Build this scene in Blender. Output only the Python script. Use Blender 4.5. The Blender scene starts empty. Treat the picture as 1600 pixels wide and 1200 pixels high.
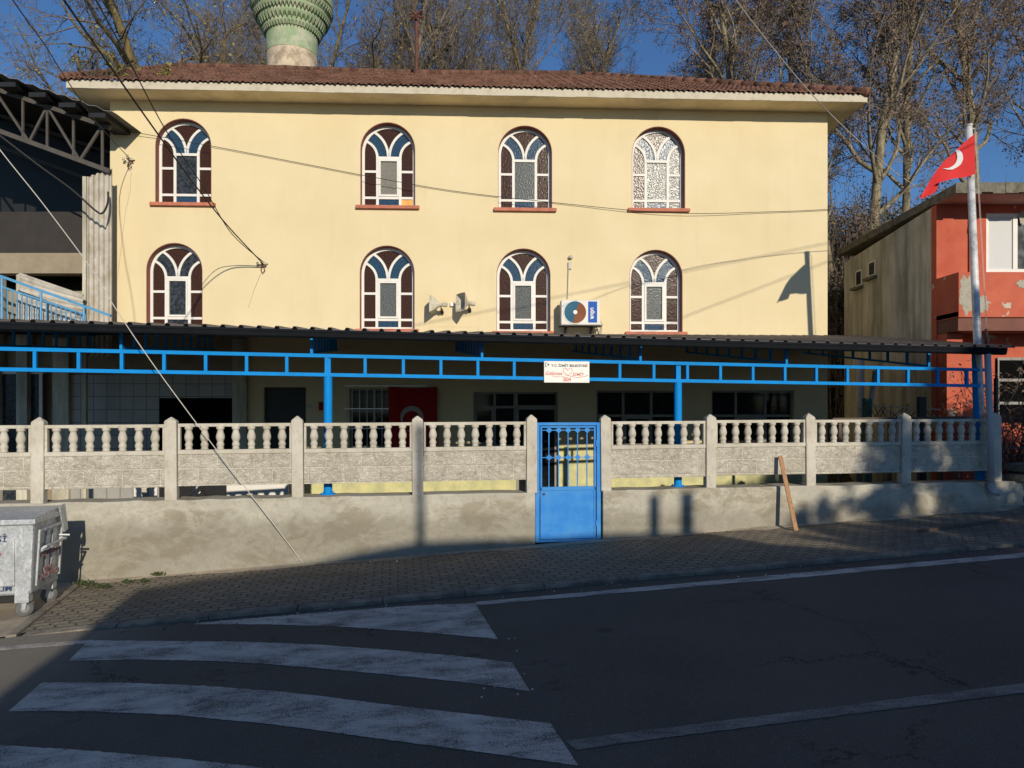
import bpy, bmesh, math, random
from mathutils import Vector, Matrix
R = math.radians
random.seed(7)
SC = bpy.context.scene
COL = SC.collection
# ------------------------------------------------------------------ camera, sky, sun, exposure
CZ = 2.27                      # eye height over the road below the camera (street rises to the right)
FOC = 1130.0; HOR = 640.0      # focal length and horizon in pixels of a 1600 px wide picture
cam = bpy.data.cameras.new('camera'); co = bpy.data.objects.new('camera', cam); COL.objects.link(co)
co.location = (0, 0, CZ); co.rotation_euler = (R(90), 0, 0)
cam.sensor_width = 36; cam.lens = 36 * FOC / 1600; cam.shift_y = (HOR - 600) / 1600
cam.clip_start = 0.05; cam.clip_end = 2000
SC.camera = co
SC.render.resolution_x = 1024; SC.render.resolution_y = 768
SUNV = Vector((0.34, -1.0, 0.37)); TOSUN = SUNV.normalized()
SUN_EL = math.asin(TOSUN.z); SUN_AZ = math.atan2(TOSUN.x, TOSUN.y)
w = bpy.data.worlds.new('World'); SC.world = w; w.use_nodes = True
sk = w.node_tree.nodes.new('ShaderNodeTexSky'); sk.sky_type = 'NISHITA'; sk.sun_disc = False
sk.sun_elevation = SUN_EL; sk.sun_rotation = SUN_AZ; sk.altitude = 300; sk.air_density = 1.0; sk.dust_density = 0.2; sk.ozone_density = 3.0
bg = w.node_tree.nodes['Background']; bg.inputs[1].default_value = 0.083
tint = w.node_tree.nodes.new('ShaderNodeMix'); tint.data_type = 'RGBA'; tint.blend_type = 'MULTIPLY'; tint.inputs[0].default_value = 1; tint.inputs[7].default_value = (.67, .92, 1.19, 1)
w.node_tree.links.new(sk.outputs[0], tint.inputs[6]); w.node_tree.links.new(tint.outputs[2], bg.inputs[0])
sl = bpy.data.lights.new('sun', 'SUN'); sl.energy = 4.0; sl.angle = R(0.5); sl.color = (1.0, 0.90, 0.74)
so = bpy.data.objects.new('sun', sl); COL.objects.link(so)
so.rotation_euler = (-TOSUN).to_track_quat('-Z', 'Y').to_euler()
SC.view_settings.view_transform = 'Standard'; SC.view_settings.look = 'None'
SC.view_settings.exposure = 0.0; SC.view_settings.gamma = 1
# ------------------------------------------------------------------ frames: W world, F fence line, B mosque facade
FR = {'W': ((0, 0), 0.0), 'F': ((0, 11.826), math.atan(0.1636)), 'B': ((0, 17.2), math.atan(0.042))}
def S(fr, px, q=0.0):
    (ox, oy), th = FR[fr]; c, s = math.cos(th), math.sin(th); u = (px - 800) / FOC
    return (u * (oy + q * c) + q * s) / (c - u * s)
def Z(fr, px, py, q=0.0):
    (ox, oy), th = FR[fr]
    d = oy + S(fr, px, q) * math.sin(th) + q * math.cos(th)
    return CZ + (HOR - py) / FOC * d
def wp(px, py, d): return Vector(((px - 800) / FOC * d, d, CZ + (HOR - py) / FOC * d))
def toW(fr, s, q, z):
    (ox, oy), th = FR[fr]; c, sn = math.cos(th), math.sin(th)
    return Vector((ox + s * c - q * sn, oy + s * sn + q * c, z))
def toF(fr, p):
    (ox, oy), th = FR[fr]; c, sn = math.cos(th), math.sin(th); x, y = p[0] - ox, p[1] - oy
    return Vector((x * c + y * sn, -x * sn + y * c, p[2]))
SL = 0.049
def road_z(x): return SL * x if abs(x) < 25 else SL * (25 + (abs(x) - 25) * 0.2) * (1 if x > 0 else -1)
# ------------------------------------------------------------------ materials
def rgb(r, g, b):
    f = lambda c: (c / 255 / 12.92) if c / 255 <= .04045 else ((c / 255 + .055) / 1.055) ** 2.4
    return (f(r), f(g), f(b))
class NT:
    def __init__(s, name):
        s.m = bpy.data.materials.new(name); s.m.use_nodes = True; s.t = s.m.node_tree
        s.b = s.t.nodes['Principled BSDF']; s.tc = s.n('ShaderNodeTexCoord')
    def n(s, ty, **k):
        o = s.t.nodes.new(ty)
        for a, b in k.items(): setattr(o, a, b)
        return o
    def l(s, a, b): s.t.links.new(a, b)
    def v(s, node, name, val): node.inputs[name].default_value = val
    def coords(s, scale=(1, 1, 1), rot=(0, 0, 0), out='Object', loc=(0, 0, 0)):
        m = s.n('ShaderNodeMapping'); m.inputs['Scale'].default_value = scale; m.inputs['Rotation'].default_value = rot; m.inputs['Location'].default_value = loc
        s.l(s.tc.outputs[out], m.inputs[0]); return m.outputs[0]
    def noise(s, scale, detail=5, rough=.6, vec=None, dist=0):
        o = s.n('ShaderNodeTexNoise'); s.v(o, 'Scale', scale); s.v(o, 'Detail', detail); s.v(o, 'Roughness', rough); s.v(o, 'Distortion', dist)
        s.l(vec if vec is not None else s.tc.outputs['Object'], o.inputs['Vector']); return o.outputs[0]
    def ramp(s, fac, stops):
        o = s.n('ShaderNodeValToRGB'); e = o.color_ramp.elements
        while len(e) < len(stops): e.new(.5)
        for i, (p, c) in enumerate(stops): e[i].position = p; e[i].color = (c, c, c, 1) if isinstance(c, (int, float)) else (*c, 1)
        s.l(fac, o.inputs[0]); return o.outputs[0]
    def mix(s, fac, a, b, mode='MIX'):
        o = s.n('ShaderNodeMix', data_type='RGBA', blend_type=mode)
        for i, x in ((0, fac), (6, a), (7, b)):
            if isinstance(x, (int, float)): o.inputs[i].default_value = x if i == 0 else (x, x, x, 1)
            elif isinstance(x, tuple): o.inputs[i].default_value = (*x, 1)
            else: s.l(x, o.inputs[i])
        return o.outputs[2]
    def math(s, op, a, b=None):
        o = s.n('ShaderNodeMath', operation=op)
        for i, x in ((0, a), (1, b)):
            if x is None: continue
            if isinstance(x, (int, float)): o.inputs[i].default_value = x
            else: s.l(x, o.inputs[i])
        return o.outputs[0]
    def sep(s, vec):
        o = s.n('ShaderNodeSeparateXYZ'); s.l(vec, o.inputs[0]); return o.outputs
    def comb(s, x, y, z):
        o = s.n('ShaderNodeCombineXYZ')
        for i, a in enumerate((x, y, z)):
            if isinstance(a, (int, float)): o.inputs[i].default_value = a
            else: s.l(a, o.inputs[i])
        return o.outputs[0]
    def bump(s, h, strength=.3, dist=.01):
        o = s.n('ShaderNodeBump'); s.v(o, 'Strength', strength); s.v(o, 'Distance', dist); s.l(h, o.inputs['Height'])
        s.l(o.outputs[0], s.b.inputs['Normal']); return o
    def done(s, col, rough=.8, metal=0., spec=.5):
        if isinstance(col, tuple): s.b.inputs['Base Color'].default_value = (*col, 1)
        else: s.l(col, s.b.inputs['Base Color'])
        if isinstance(rough, (int, float)): s.v(s.b, 'Roughness', rough)
        else: s.l(rough, s.b.inputs['Roughness'])
        s.v(s.b, 'Metallic', metal); s.v(s.b, 'Specular IOR Level', spec); return s.m
def simple(name, c, rough=.7, var=.25, scale=6, bump=.15, metal=0., spec=.5, dirt=None, dscale=2, bd=.01):
    t = NT(name); a = t.noise(scale, 6, .65)
    col = t.mix(t.ramp(a, [(.3, 0.), (.7, 1.)]), tuple(x * (1 - var) for x in c), tuple(min(1, x * (1 + var * .6)) for x in c))
    if dirt:
        col = t.mix(t.ramp(t.noise(dscale, 8, .7), [(.45, 0.), (.62, .9)]), col, dirt)
    if bump: t.bump(t.noise(scale * 6, 5, .7), bump, bd)
    return t.done(col, rough, metal, spec)
M = {}
def plaster():
    t = NT('yellow_plaster'); p = t.tc.outputs['Object']; x, y, z = t.sep(p)
    base = t.mix(t.ramp(t.noise(.7, 6, .6), [(.3, 0.), (.7, 1.)]), (.68, .562, .335), (.74, .625, .395))
    streak = t.noise(1.0, 6, .6, t.coords((3.0, 3, .5)))
    base = t.mix(t.ramp(streak, [(.54, 0.), (.78, .28)]), base, (.54, .45, .28))
    base = t.mix(t.ramp(t.noise(14, 4, .7), [(.66, 0.), (.72, .35)]), base, (.60, .52, .36))
    low = t.math('LESS_THAN', z, CZ - 1.03)
    dado = t.mix(t.ramp(t.noise(3, 6, .7), [(.4, 0.), (.62, 1.)]), (.66, .62, .31), (.46, .46, .26))
    dado = t.mix(t.ramp(t.noise(12, 5, .7), [(.6, 0.), (.7, .8)]), dado, (.75, .72, .45))
    col = t.mix(low, base, dado)
    h = t.mix(.5, t.noise(2.2, 3, .5), t.noise(38, 4, .7))
    t.bump(h, .28, .02); return t.done(col, .85, spec=.25)
def concrete_wall():
    t = NT('rendered_concrete'); v = t.tc.outputs['Object']
    base = t.mix(t.ramp(t.noise(.9, 8, .62, t.coords((1, 1, 2))), [(.42, 0.), (.5, 1.)]), (.33, .295, .225), (.43, .405, .335))
    base = t.mix(t.ramp(t.noise(1.7, 9, .7, t.coords((1, 1, 1.4)), .6), [(.50, 0.), (.545, .45), (.62, 0.)]), base, (.58, .545, .455))
    base = t.mix(t.ramp(t.noise(9, 8, .75), [(.5, 0.), (.7, .5)]), base, (.22, .19, .14))
    x, y, z = t.sep(v)
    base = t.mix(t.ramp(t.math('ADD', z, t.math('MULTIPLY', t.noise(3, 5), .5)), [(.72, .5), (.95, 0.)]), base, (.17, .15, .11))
    board = t.n('ShaderNodeTexWave', wave_type='BANDS', bands_direction='Z'); t.v(board, 'Scale', 1.1); t.v(board, 'Distortion', 3); t.v(board, 'Detail', 4)
    t.l(v, board.inputs[0])
    t.bump(t.mix(.35, t.noise(16, 8, .75), board.outputs[1]), .45, .025); return t.done(base, .9, spec=.2)
def precast(name, pattern):
    t = NT(name); v = t.tc.outputs['Object']; x, y, z = t.sep(v)
    base = t.mix(t.ramp(t.noise(2.2, 7, .65), [(.35, 0.), (.65, 1.)]), (.45, .41, .33), (.58, .545, .465))
    base = t.mix(t.ramp(t.noise(11, 6, .7, t.coords((1, 1, .5))), [(.52, 0.), (.75, .55)]), base, (.20, .175, .13))
    h = t.noise(40, 5, .7)
    if pattern:
        br = t.n('ShaderNodeTexBrick'); t.v(br, 'Scale', 1.0); t.v(br, 'Mortar Size', .012); t.v(br, 'Brick Width', .54); t.v(br, 'Row Height', .245); t.v(br, 'Mortar Smooth', .3)
        t.l(t.comb(x, z, 0.0), br.inputs[0])
        joint = br.outputs['Fac']
        n2 = t.noise(8.0, 1.5, .5, t.coords((1, 1, 1.4)), 1.2)
        ridg = t.math('ABSOLUTE', t.math('SINE', t.math('MULTIPLY', n2, 26.0)))
        hh = t.math('SUBTRACT', ridg, t.math('MULTIPLY', joint, 1.6))
        base = t.mix(t.ramp(ridg, [(.0, .38), (.28, 0.)]), base, (.27, .235, .18))
        base = t.mix(t.math('MULTIPLY', joint, .75), base, (.66, .60, .48))
        h = t.math('ADD', hh, t.math('MULTIPLY', h, .4)); t.bump(h, .75, .012)
    else: t.bump(h, .5, .01)
    return t.done(base, .9, spec=.2)
def asphalt():
    t = NT('asphalt'); n = t.noise(100, 3, .85); g2 = t.noise(38, 4, .8); b = t.noise(.6, 5, .6)
    col = t.mix(t.ramp(b, [(.3, 0.), (.7, 1.)]), (.080, .070, .057), (.115, .102, .083))
    col = t.mix(t.ramp(n, [(.54, 0.), (.66, .85)]), col, (.24, .22, .19))
    col = t.mix(t.ramp(g2, [(.60, 0.), (.72, .6)]), col, (.022, .021, .02))
    col = t.mix(t.ramp(t.noise(2.4, 7, .7, t.coords((.4, 2, 1), (0, 0, -.16))), [(.58, 0.), (.72, .35)]), col, (.10, .095, .086))
    xx_ = t.sep(t.tc.outputs['Object'])[0]; left_pale = t.math('MULTIPLY', t.n('ShaderNodeMapRange').outputs[0], .85)
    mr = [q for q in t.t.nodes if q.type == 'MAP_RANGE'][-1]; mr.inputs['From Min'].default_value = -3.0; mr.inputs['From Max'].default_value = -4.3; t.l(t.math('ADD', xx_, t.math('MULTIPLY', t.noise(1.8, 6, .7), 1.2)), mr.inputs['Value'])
    col = t.mix(left_pale, col, (.24, .215, .17))  # paler tan mixed in towards the left end of the road
    vo = t.n('ShaderNodeTexVoronoi', feature='DISTANCE_TO_EDGE'); t.v(vo, 'Scale', .55)
    wv = t.n('ShaderNodeVectorMath', operation='ADD'); t.l(t.tc.outputs['Object'], wv.inputs[0]); t.l(t.comb(t.math('MULTIPLY', t.noise(2.2, 6, .7), .9), t.math('MULTIPLY', t.noise(2.9, 6, .7), .9), 0.0), wv.inputs[1]); t.l(wv.outputs[0], vo.inputs[0])
    crack = t.math('MULTIPLY', t.ramp(vo.outputs[0], [(.0, 1.), (.007, 0.)]), t.ramp(t.noise(.5, 3), [(.50, 0.), (.56, .8)]))
    col = t.mix(crack, col, (.012, .012, .012))
    vs = t.n('ShaderNodeTexVoronoi'); t.v(vs, 'Scale', .8); t.l(t.tc.outputs['Object'], vs.inputs[0])
    col = t.mix(t.ramp(vs.outputs[0], [(.02, .5), (.10, 0.)]), col, (.018, .018, .018))
    v2 = t.n('ShaderNodeTexVoronoi'); t.v(v2, 'Scale', 80); t.l(t.tc.outputs['Object'], v2.inputs[0])
    t.bump(t.math('SUBTRACT', t.mix(.5, n, v2.outputs[0]), crack), .8, .008); return t.done(col, .85, spec=.25)
def paint(name, c, wear=.5):
    t = NT(name)
    a = t.noise(2.2, 8, .72, t.coords((.8, 1.6, 1), (0, 0, -.18)), .3); g = t.noise(95, 4, .8); s_ = t.noise(7, 7, .75, t.coords((.35, 3, 1), (0, 0, .25)))
    col = t.mix(t.ramp(a, [(.35, 0.), (.68, 1.)]), c, tuple(x * .62 for x in c))
    col = t.mix(t.ramp(s_, [(.55, 0.), (.68, .35)]), col, tuple(x * .35 for x in c))
    f = t.ramp(t.math('ADD', t.math('MULTIPLY', a, .5), t.math('MULTIPLY', g, .75)), [(.66 - .03 * wear, 0.), (.71 - .03 * wear, .95)])
    col = t.mix(f, col, (.075, .07, .065)); t.bump(g, .5, .005); return t.done(col, .75, spec=.25)
def pavers():
    t = NT('interlocking_pavers'); v = t.coords((1, 1, 1), (0, 0, -math.atan(.1636)))
    x, y, z = t.sep(v)
    tri = t.math('PINGPONG', x, .055); xx = t.math('ADD', x, t.math('MULTIPLY', t.math('PINGPONG', y, .06), .45)); yy = t.math('ADD', y, t.math('MULTIPLY', tri, .55))
    wob = t.noise(1.3, 3)
    xx = t.math('ADD', xx, t.math('MULTIPLY', wob, .08)); yy = t.math('ADD', yy, t.math('MULTIPLY', wob, .08))
    br = t.n('ShaderNodeTexBrick'); t.v(br, 'Scale', 1.0); t.v(br, 'Mortar Size', .011); t.v(br, 'Mortar Smooth', .4); t.v(br, 'Brick Width', .225); t.v(br, 'Row Height', .145)
    t.v(br, 'Bias', 0.0); br.inputs['Color1'].default_value = (.27, .23, .17, 1); br.inputs['Color2'].default_value = (.20, .175, .135, 1); br.inputs['Mortar'].default_value = (.045, .04, .03, 1)
    t.l(t.comb(xx, yy, 0.0), br.inputs[0])
    col = t.mix(t.ramp(t.noise(1.1, 7, .7), [(.5, 0.), (.66, .6)]), br.outputs[0], (.12, .10, .075))
    col = t.mix(t.ramp(t.noise(60, 4, .8), [(.5, 0.), (.75, .4)]), col, (.36, .32, .25))
    h = t.math('ADD', t.math('MULTIPLY', br.outputs['Fac'], -1.0), t.math('MULTIPLY', t.noise(30, 5, .7), .35))
    h = t.math('ADD', h, t.math('MULTIPLY', t.noise(2.5, 3), .9))
    t.bump(h, .9, .014); return t.done(col, .9, spec=.2)
def tiles():
    t = NT('clay_roof_tiles'); vo = t.n('ShaderNodeTexVoronoi'); t.v(vo, 'Scale', 1.0); t.l(t.coords((4.2, 2.6, .01)), vo.inputs[0])
    col = t.mix(t.ramp(t.sep(vo.outputs['Color'])[0], [(.1, 0.), (.9, 1.)]), (.095, .045, .030), (.185, .092, .064))
    col = t.mix(t.ramp(t.noise(2.2, 8, .75), [(.48, 0.), (.68, .75)]), col, (.13, .085, .06))
    col = t.mix(t.ramp(t.noise(9, 8, .75), [(.60, 0.), (.68, .8)]), col, (.36, .32, .26))
    t.bump(t.noise(30, 4), .3, .01); return t.done(col, .9, spec=.2)
def glass(name, c, rough=.20, scale=27, strength=.245):
    t = NT(name); vo = t.n('ShaderNodeTexVoronoi', feature='F1'); t.v(vo, 'Scale', scale); t.l(t.tc.outputs['Object'], vo.inputs[0])
    n = t.noise(scale * 1.4, 3, .6)
    col = t.mix(t.ramp(n, [(.40, 0.), (.62, 1.)]), tuple(x * .55 for x in c), tuple(x * 1.5 for x in c))
    t.bump(t.mix(.35, vo.outputs[0], n), strength, .014); return t.done(col, rough, spec=.13)
def galv():
    t = NT('galvanised_steel'); vo = t.n('ShaderNodeTexVoronoi'); t.v(vo, 'Scale', 42); t.l(t.tc.outputs['Object'], vo.inputs[0])
    col = t.mix(t.sep(vo.outputs['Color'])[0], (.42, .44, .45), (.58, .60, .62))
    sc = t.noise(2.6, 9, .75, t.coords((4, 4, .9), (0, .7, .4)), 1.5)
    col = t.mix(t.ramp(sc, [(.56, 0.), (.60, .7), (.66, 0.)]), col, (.85, .86, .86))
    col = t.mix(t.ramp(t.noise(3, 7, .7), [(.55, 0.), (.75, .5)]), col, (.25, .24, .21))
    t.bump(t.noise(9, 4), .2, .01); return t.done(col, .5, .55)
def corr(name, c, freq=7.0, axis='X'):
    return simple(name, c, .55, .15, 3, .1, .3, dirt=tuple(x * .6 for x in c), dscale=2.5)
def bark(name, a, b):
    t = NT(name); n = t.noise(3, 8, .7, t.coords((3, 3, .8)))
    col = t.mix(t.ramp(n, [(.4, 0.), (.6, 1.)]), a, b)
    t.bump(t.noise(12, 6, .7, t.coords((3, 3, .7))), .7, .03); return t.done(col, .95, spec=.15)
def wood(name, a, b):
    t = NT(name); n = t.noise(4, 8, .7, t.coords((12, 12, .7)))
    t.bump(n, .3, .004); return t.done(t.mix(t.ramp(n, [(.35, 0.), (.65, 1.)]), a, b), .8)
def whitetile():
    t = NT('white_wall_tiles'); x, y, z = t.sep(t.tc.outputs['Object'])
    br = t.n('ShaderNodeTexBrick', offset=0.0); t.v(br, 'Scale', 1.0); t.v(br, 'Mortar Size', .008); t.v(br, 'Brick Width', .3); t.v(br, 'Row Height', .3)
    br.inputs['Color1'].default_value = (.38, .37, .34, 1); br.inputs['Color2'].default_value = (.32, .31, .29, 1); br.inputs['Mortar'].default_value = (.1, .1, .09, 1)
    t.l(t.comb(x, z, 0.0), br.inputs[0]); return t.done(t.mix(t.ramp(t.noise(2, 6, .7), [(.55, 0.), (.7, .6)]), br.outputs[0], (.25, .24, .20)), .4)
def sideplaster():
    t = NT('weathered_grey_render'); base = t.mix(t.ramp(t.noise(.8, 8, .65), [(.35, 0.), (.65, 1.)]), (.48, .45, .35), (.68, .64, .52))
    base = t.mix(t.ramp(t.noise(1.6, 8, .7, t.coords((2, 2, .25))), [(.44, 0.), (.64, .85)]), base, (.27, .25, .19))
    t.bump(t.noise(18, 6, .7), .5, .02); return t.done(base, .95, spec=.15)
def orangeplaster():
    t = NT('orange_plaster'); base = t.mix(t.ramp(t.noise(1.2, 8, .65), [(.35, 0.), (.65, 1.)]), (.44, .095, .055), (.54, .145, .085))
    pe = t.noise(1.35, 7, .62, t.coords((1, 1, 1.2), loc=(3.1, 0, 1.7)))
    base = t.mix(t.ramp(pe, [(.625, 0.), (.635, 1.)]), base, (.50, .47, .38))
    t.bump(t.noise(25, 5, .7), .4, .015); return t.done(base, .9, spec=.2)
M['plaster'] = plaster(); M['whitetile'] = whitetile(); M['soffit'] = simple('cream_soffit_paint', (.80, .68, .42), .85, .10, 1.5, .15, dirt=(.60, .50, .31), dscale=1.2)
M['fascia'] = simple('white_fascia', (.60, .54, .42), .8, .15, 5, .4, dirt=(.44, .39, .29), dscale=5)
M['concrete'] = concrete_wall(); M['precast'] = precast('precast_concrete', False); M['precast_stone'] = precast('stone_pattern_precast', True)
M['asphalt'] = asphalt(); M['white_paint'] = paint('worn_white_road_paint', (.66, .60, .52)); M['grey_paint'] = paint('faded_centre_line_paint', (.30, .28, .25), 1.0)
M['pavers'] = pavers(); M['kerb'] = simple('kerb_concrete', (.27, .235, .18), .9, .35, 5, .6, dirt=(.12, .1, .08), dscale=3)
M['slab'] = simple('concrete_slab', (.40, .34, .25), .9, .22, 2.5, .5, dirt=(.27, .22, .16), dscale=2)
M['tiles'] = tiles(); M['reveal'] = simple('brown_reveal_paint', (.30, .115, .075), .8, .2, 5, .2)
M['sill'] = simple('terracotta_sill', (.50, .17, .10), .8, .25, 7, .3); M['white'] = simple('white_window_frame', (.74, .72, .66), .6, .08, 4, .1)
M['g_brown'] = glass('brown_textured_glass', (.048, .022, .015)); M['g_blue'] = glass('blue_textured_glass', (.026, .062, .112)); M['g_grey'] = glass('clear_patterned_glass', (.11, .12, .118))
M['g_dark'] = glass('dark_flat_glass', (.012, .013, .014), .06, 2, .02); M['g_orange'] = simple('orange_board', (.75, .40, .10), .7, .2, 8, .1)
M['g_slate'] = glass('slate_glass', (.035, .042, .05), .12, 12, .1); M['mesh'] = glass('fly_screen', (.20, .19, .165), .6, 120, .2)
M['blue'] = simple('sky_blue_steel_paint', (.006, .245, .66), .6, .12, 4, .08, spec=.1)
M['gate'] = simple('blue_gate_paint', (.040, .235, .64), .6, .10, 3, .06, dirt=(.07, .27, .60), dscale=3, spec=.12)
M['gutter'] = simple('charcoal_gutter', (.010, .012, .015), .8, .2, 4, .05, spec=.08); M['sheet'] = simple('grey_roof_sheet', (.12, .105, .115), .5, .2, 3, .08, .2)
M['black'] = simple('black_metal_and_shade', (.012, .012, .012), .5, .2, 6, .1); M['void'] = simple('unlit_interior', (.006, .006, .006), .95, .1, 3, 0, spec=0)
M['cable'] = simple('black_cable', (.015, .015, .015), .7, .1, 9, 0); M['wcable'] = simple('pale_cable', (.55, .52, .45), .6, .1, 9, 0)
M['galv'] = galv(); M['rubber'] = simple('grey_rubber', (.12, .12, .12), .8, .2, 9, .2); M['steel'] = simple('brushed_steel', (.55, .56, .57), .35, .1, 20, .05, .7)
M['pole'] = simple('grey_pole_paint', (.70, .70, .69), .45, .12, 6, .1, .1, dirt=(.3, .3, .3), dscale=4)
M['pvc'] = simple('grey_pvc', (.42, .42, .44), .5, .12, 4, .05); M['plank'] = wood('rough_brown_timber', (.26, .13, .055), (.46, .26, .13)); M['oldwood'] = wood('dark_old_timber', (.07, .05, .035), (.15, .11, .08))
M['red'] = simple('red_flag_cloth', (.72, .022, .022), .75, .1, 3, .1); M['flagwhite'] = simple('white_flag_cloth', (.80, .78, .76), .75, .05, 3, .05)
M['signwhite'] = simple('sign_board', (.80, .77, .72), .45, .05, 3, 0); M['txt_dark'] = simple('dark_lettering', (.07, .08, .10), .6, .1, 5, 0); M['txt_red'] = simple('red_lettering', (.55, .07, .06), .6, .1, 5, 0); M['txt_blue'] = simple('navy_lettering', (.03, .055, .14), .6, .1, 5, 0)
M['txt_faded'] = simple('worn_red_lettering', (.34, .12, .11), .7, .5, 14, 0, dirt=(.42, .40, .38), dscale=22); M['txt_maroon'] = simple('maroon_lettering', (.30, .03, .06), .6, .3, 9, 0)
M['ac'] = simple('air_conditioner_casing', (.66, .64, .58), .5, .08, 3, .05); M['acblue'] = simple('blue_label', (.04, .12, .42), .9, .1, 5, 0, spec=.1); M['fanblue'] = simple('teal_fan_grille', (.02, .15, .25), .9, .15, 5, 0); M['fancopper'] = simple('copper_fan_grille', (.28, .09, .03), .9, .15, 5, 0)
M['horn'] = simple('aged_beige_plastic', (.62, .57, .44), .6, .15, 6, .1, dirt=(.35, .31, .22), dscale=7)
M['mincream'] = simple('cream_minaret_render', (.62, .50, .36), .9, .12, 2, .4, dirt=(.30, .24, .17), dscale=3.5); M['mingreen'] = simple('pale_green_render', (.28, .37, .21), .9, .15, 2.5, .4, dirt=(.46, .46, .34), dscale=3)
M['rust'] = simple('rusty_iron', (.14, .05, .035), .85, .35, 9, .4); M['side'] = sideplaster(); M['orange'] = orangeplaster()
M['roofconc'] = simple('mossy_roof_slab', (.20, .18, .14), .95, .35, 4, .6, dirt=(.09, .085, .05), dscale=5); M['soffitpink'] = simple('pink_soffit', (.42, .26, .22), .9, .15, 2, .2); M['brownbeam'] = simple('brown_beam_paint', (.17, .065, .045), .8, .2, 3, .2)
M['curtain'] = NT('net_curtain').done((.55, .56, .55), .6); M['shedmetal'] = simple('grey_steel_section', (.075, .066, .055), .6, .25, 6, .15); M['cladding'] = simple('off_white_cladding', (.52, .48, .41), .6, .15, 3, .1, dirt=(.34, .29, .22), dscale=2.4)
M['shedroof'] = simple('shed_roof_sheet', (.20, .20, .20), .5, .2, 3, .1); M['railblue'] = simple('pale_blue_rail_paint', (.09, .30, .52), .5, .15, 6, .1)
M['darkparapet'] = simple('shed_shade_tone', (.035, .03, .027), .9, .2, 3, .1); M['dimframe'] = simple('white_frame_dimmed_for_shade', (.30, .29, .26), .6, .15, 4, .1, spec=.2); M['dimred'] = simple('red_dimmed_for_shade', (.36, .018, .02), .85, .15, 3, .1, spec=.1); M['dimwhite'] = simple('white_dimmed_for_shade', (.42, .36, .32), .85, .1, 3, .1); M['beamlight'] = simple('bare_grey_render', (.44, .41, .33), .95, .25, 6, .5, dirt=(.28, .25, .19), dscale=6); M['yard'] = simple('yard_concrete', (.10, .095, .085), .9, .3, 2, .3); M['earth'] = simple('leaf_litter_earth', (.085, .06, .035), .95, .5, 3, .7, dirt=(.06, .07, .03), dscale=1.2, bd=.05)  # parapet, frame and hanging flag tones darkened to stand for shade
M['bark_moss'] = bark('mossy_bark', (.10, .075, .045), (.24, .19, .085)); M['bark_pale'] = bark('pale_yellow_bark', (.14, .115, .075), (.33, .285, .19)); M['bark_grey'] = bark('grey_bark', (.11, .09, .07), (.25, .21, .16))
M['twig'] = simple('fine_twigs', (.20, .16, .12), .95, .3, 2, 0); M['leaf_brown'] = simple('dry_brown_leaves', (.22, .145, .10), .9, .45, 1.5, 0); M['leaf_yellow'] = simple('yellow_green_leaves', (.26, .24, .05), .8, .4, 2, 0); M['leaf_green'] = simple('green_leaves', (.045, .07, .018), .8, .45, 2, 0)
M['housewall'] = simple('render_of_house_opposite', (.45, .40, .32), .9, .2, 2, .3); M['greenpaint'] = simple('dark_green_paint', (.03, .10, .07), .6, .2, 5, .1)
M['stone'] = simple('rubble_stone', (.20, .17, .12), .95, .5, 6, .9, dirt=(.08, .07, .05), dscale=7, bd=.05); M['beamconc'] = simple('brownish_concrete_beam', (.30, .25, .17), .9, .2, 3, .3)  # mottled brownish concrete for the shed slab and annex wall
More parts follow.
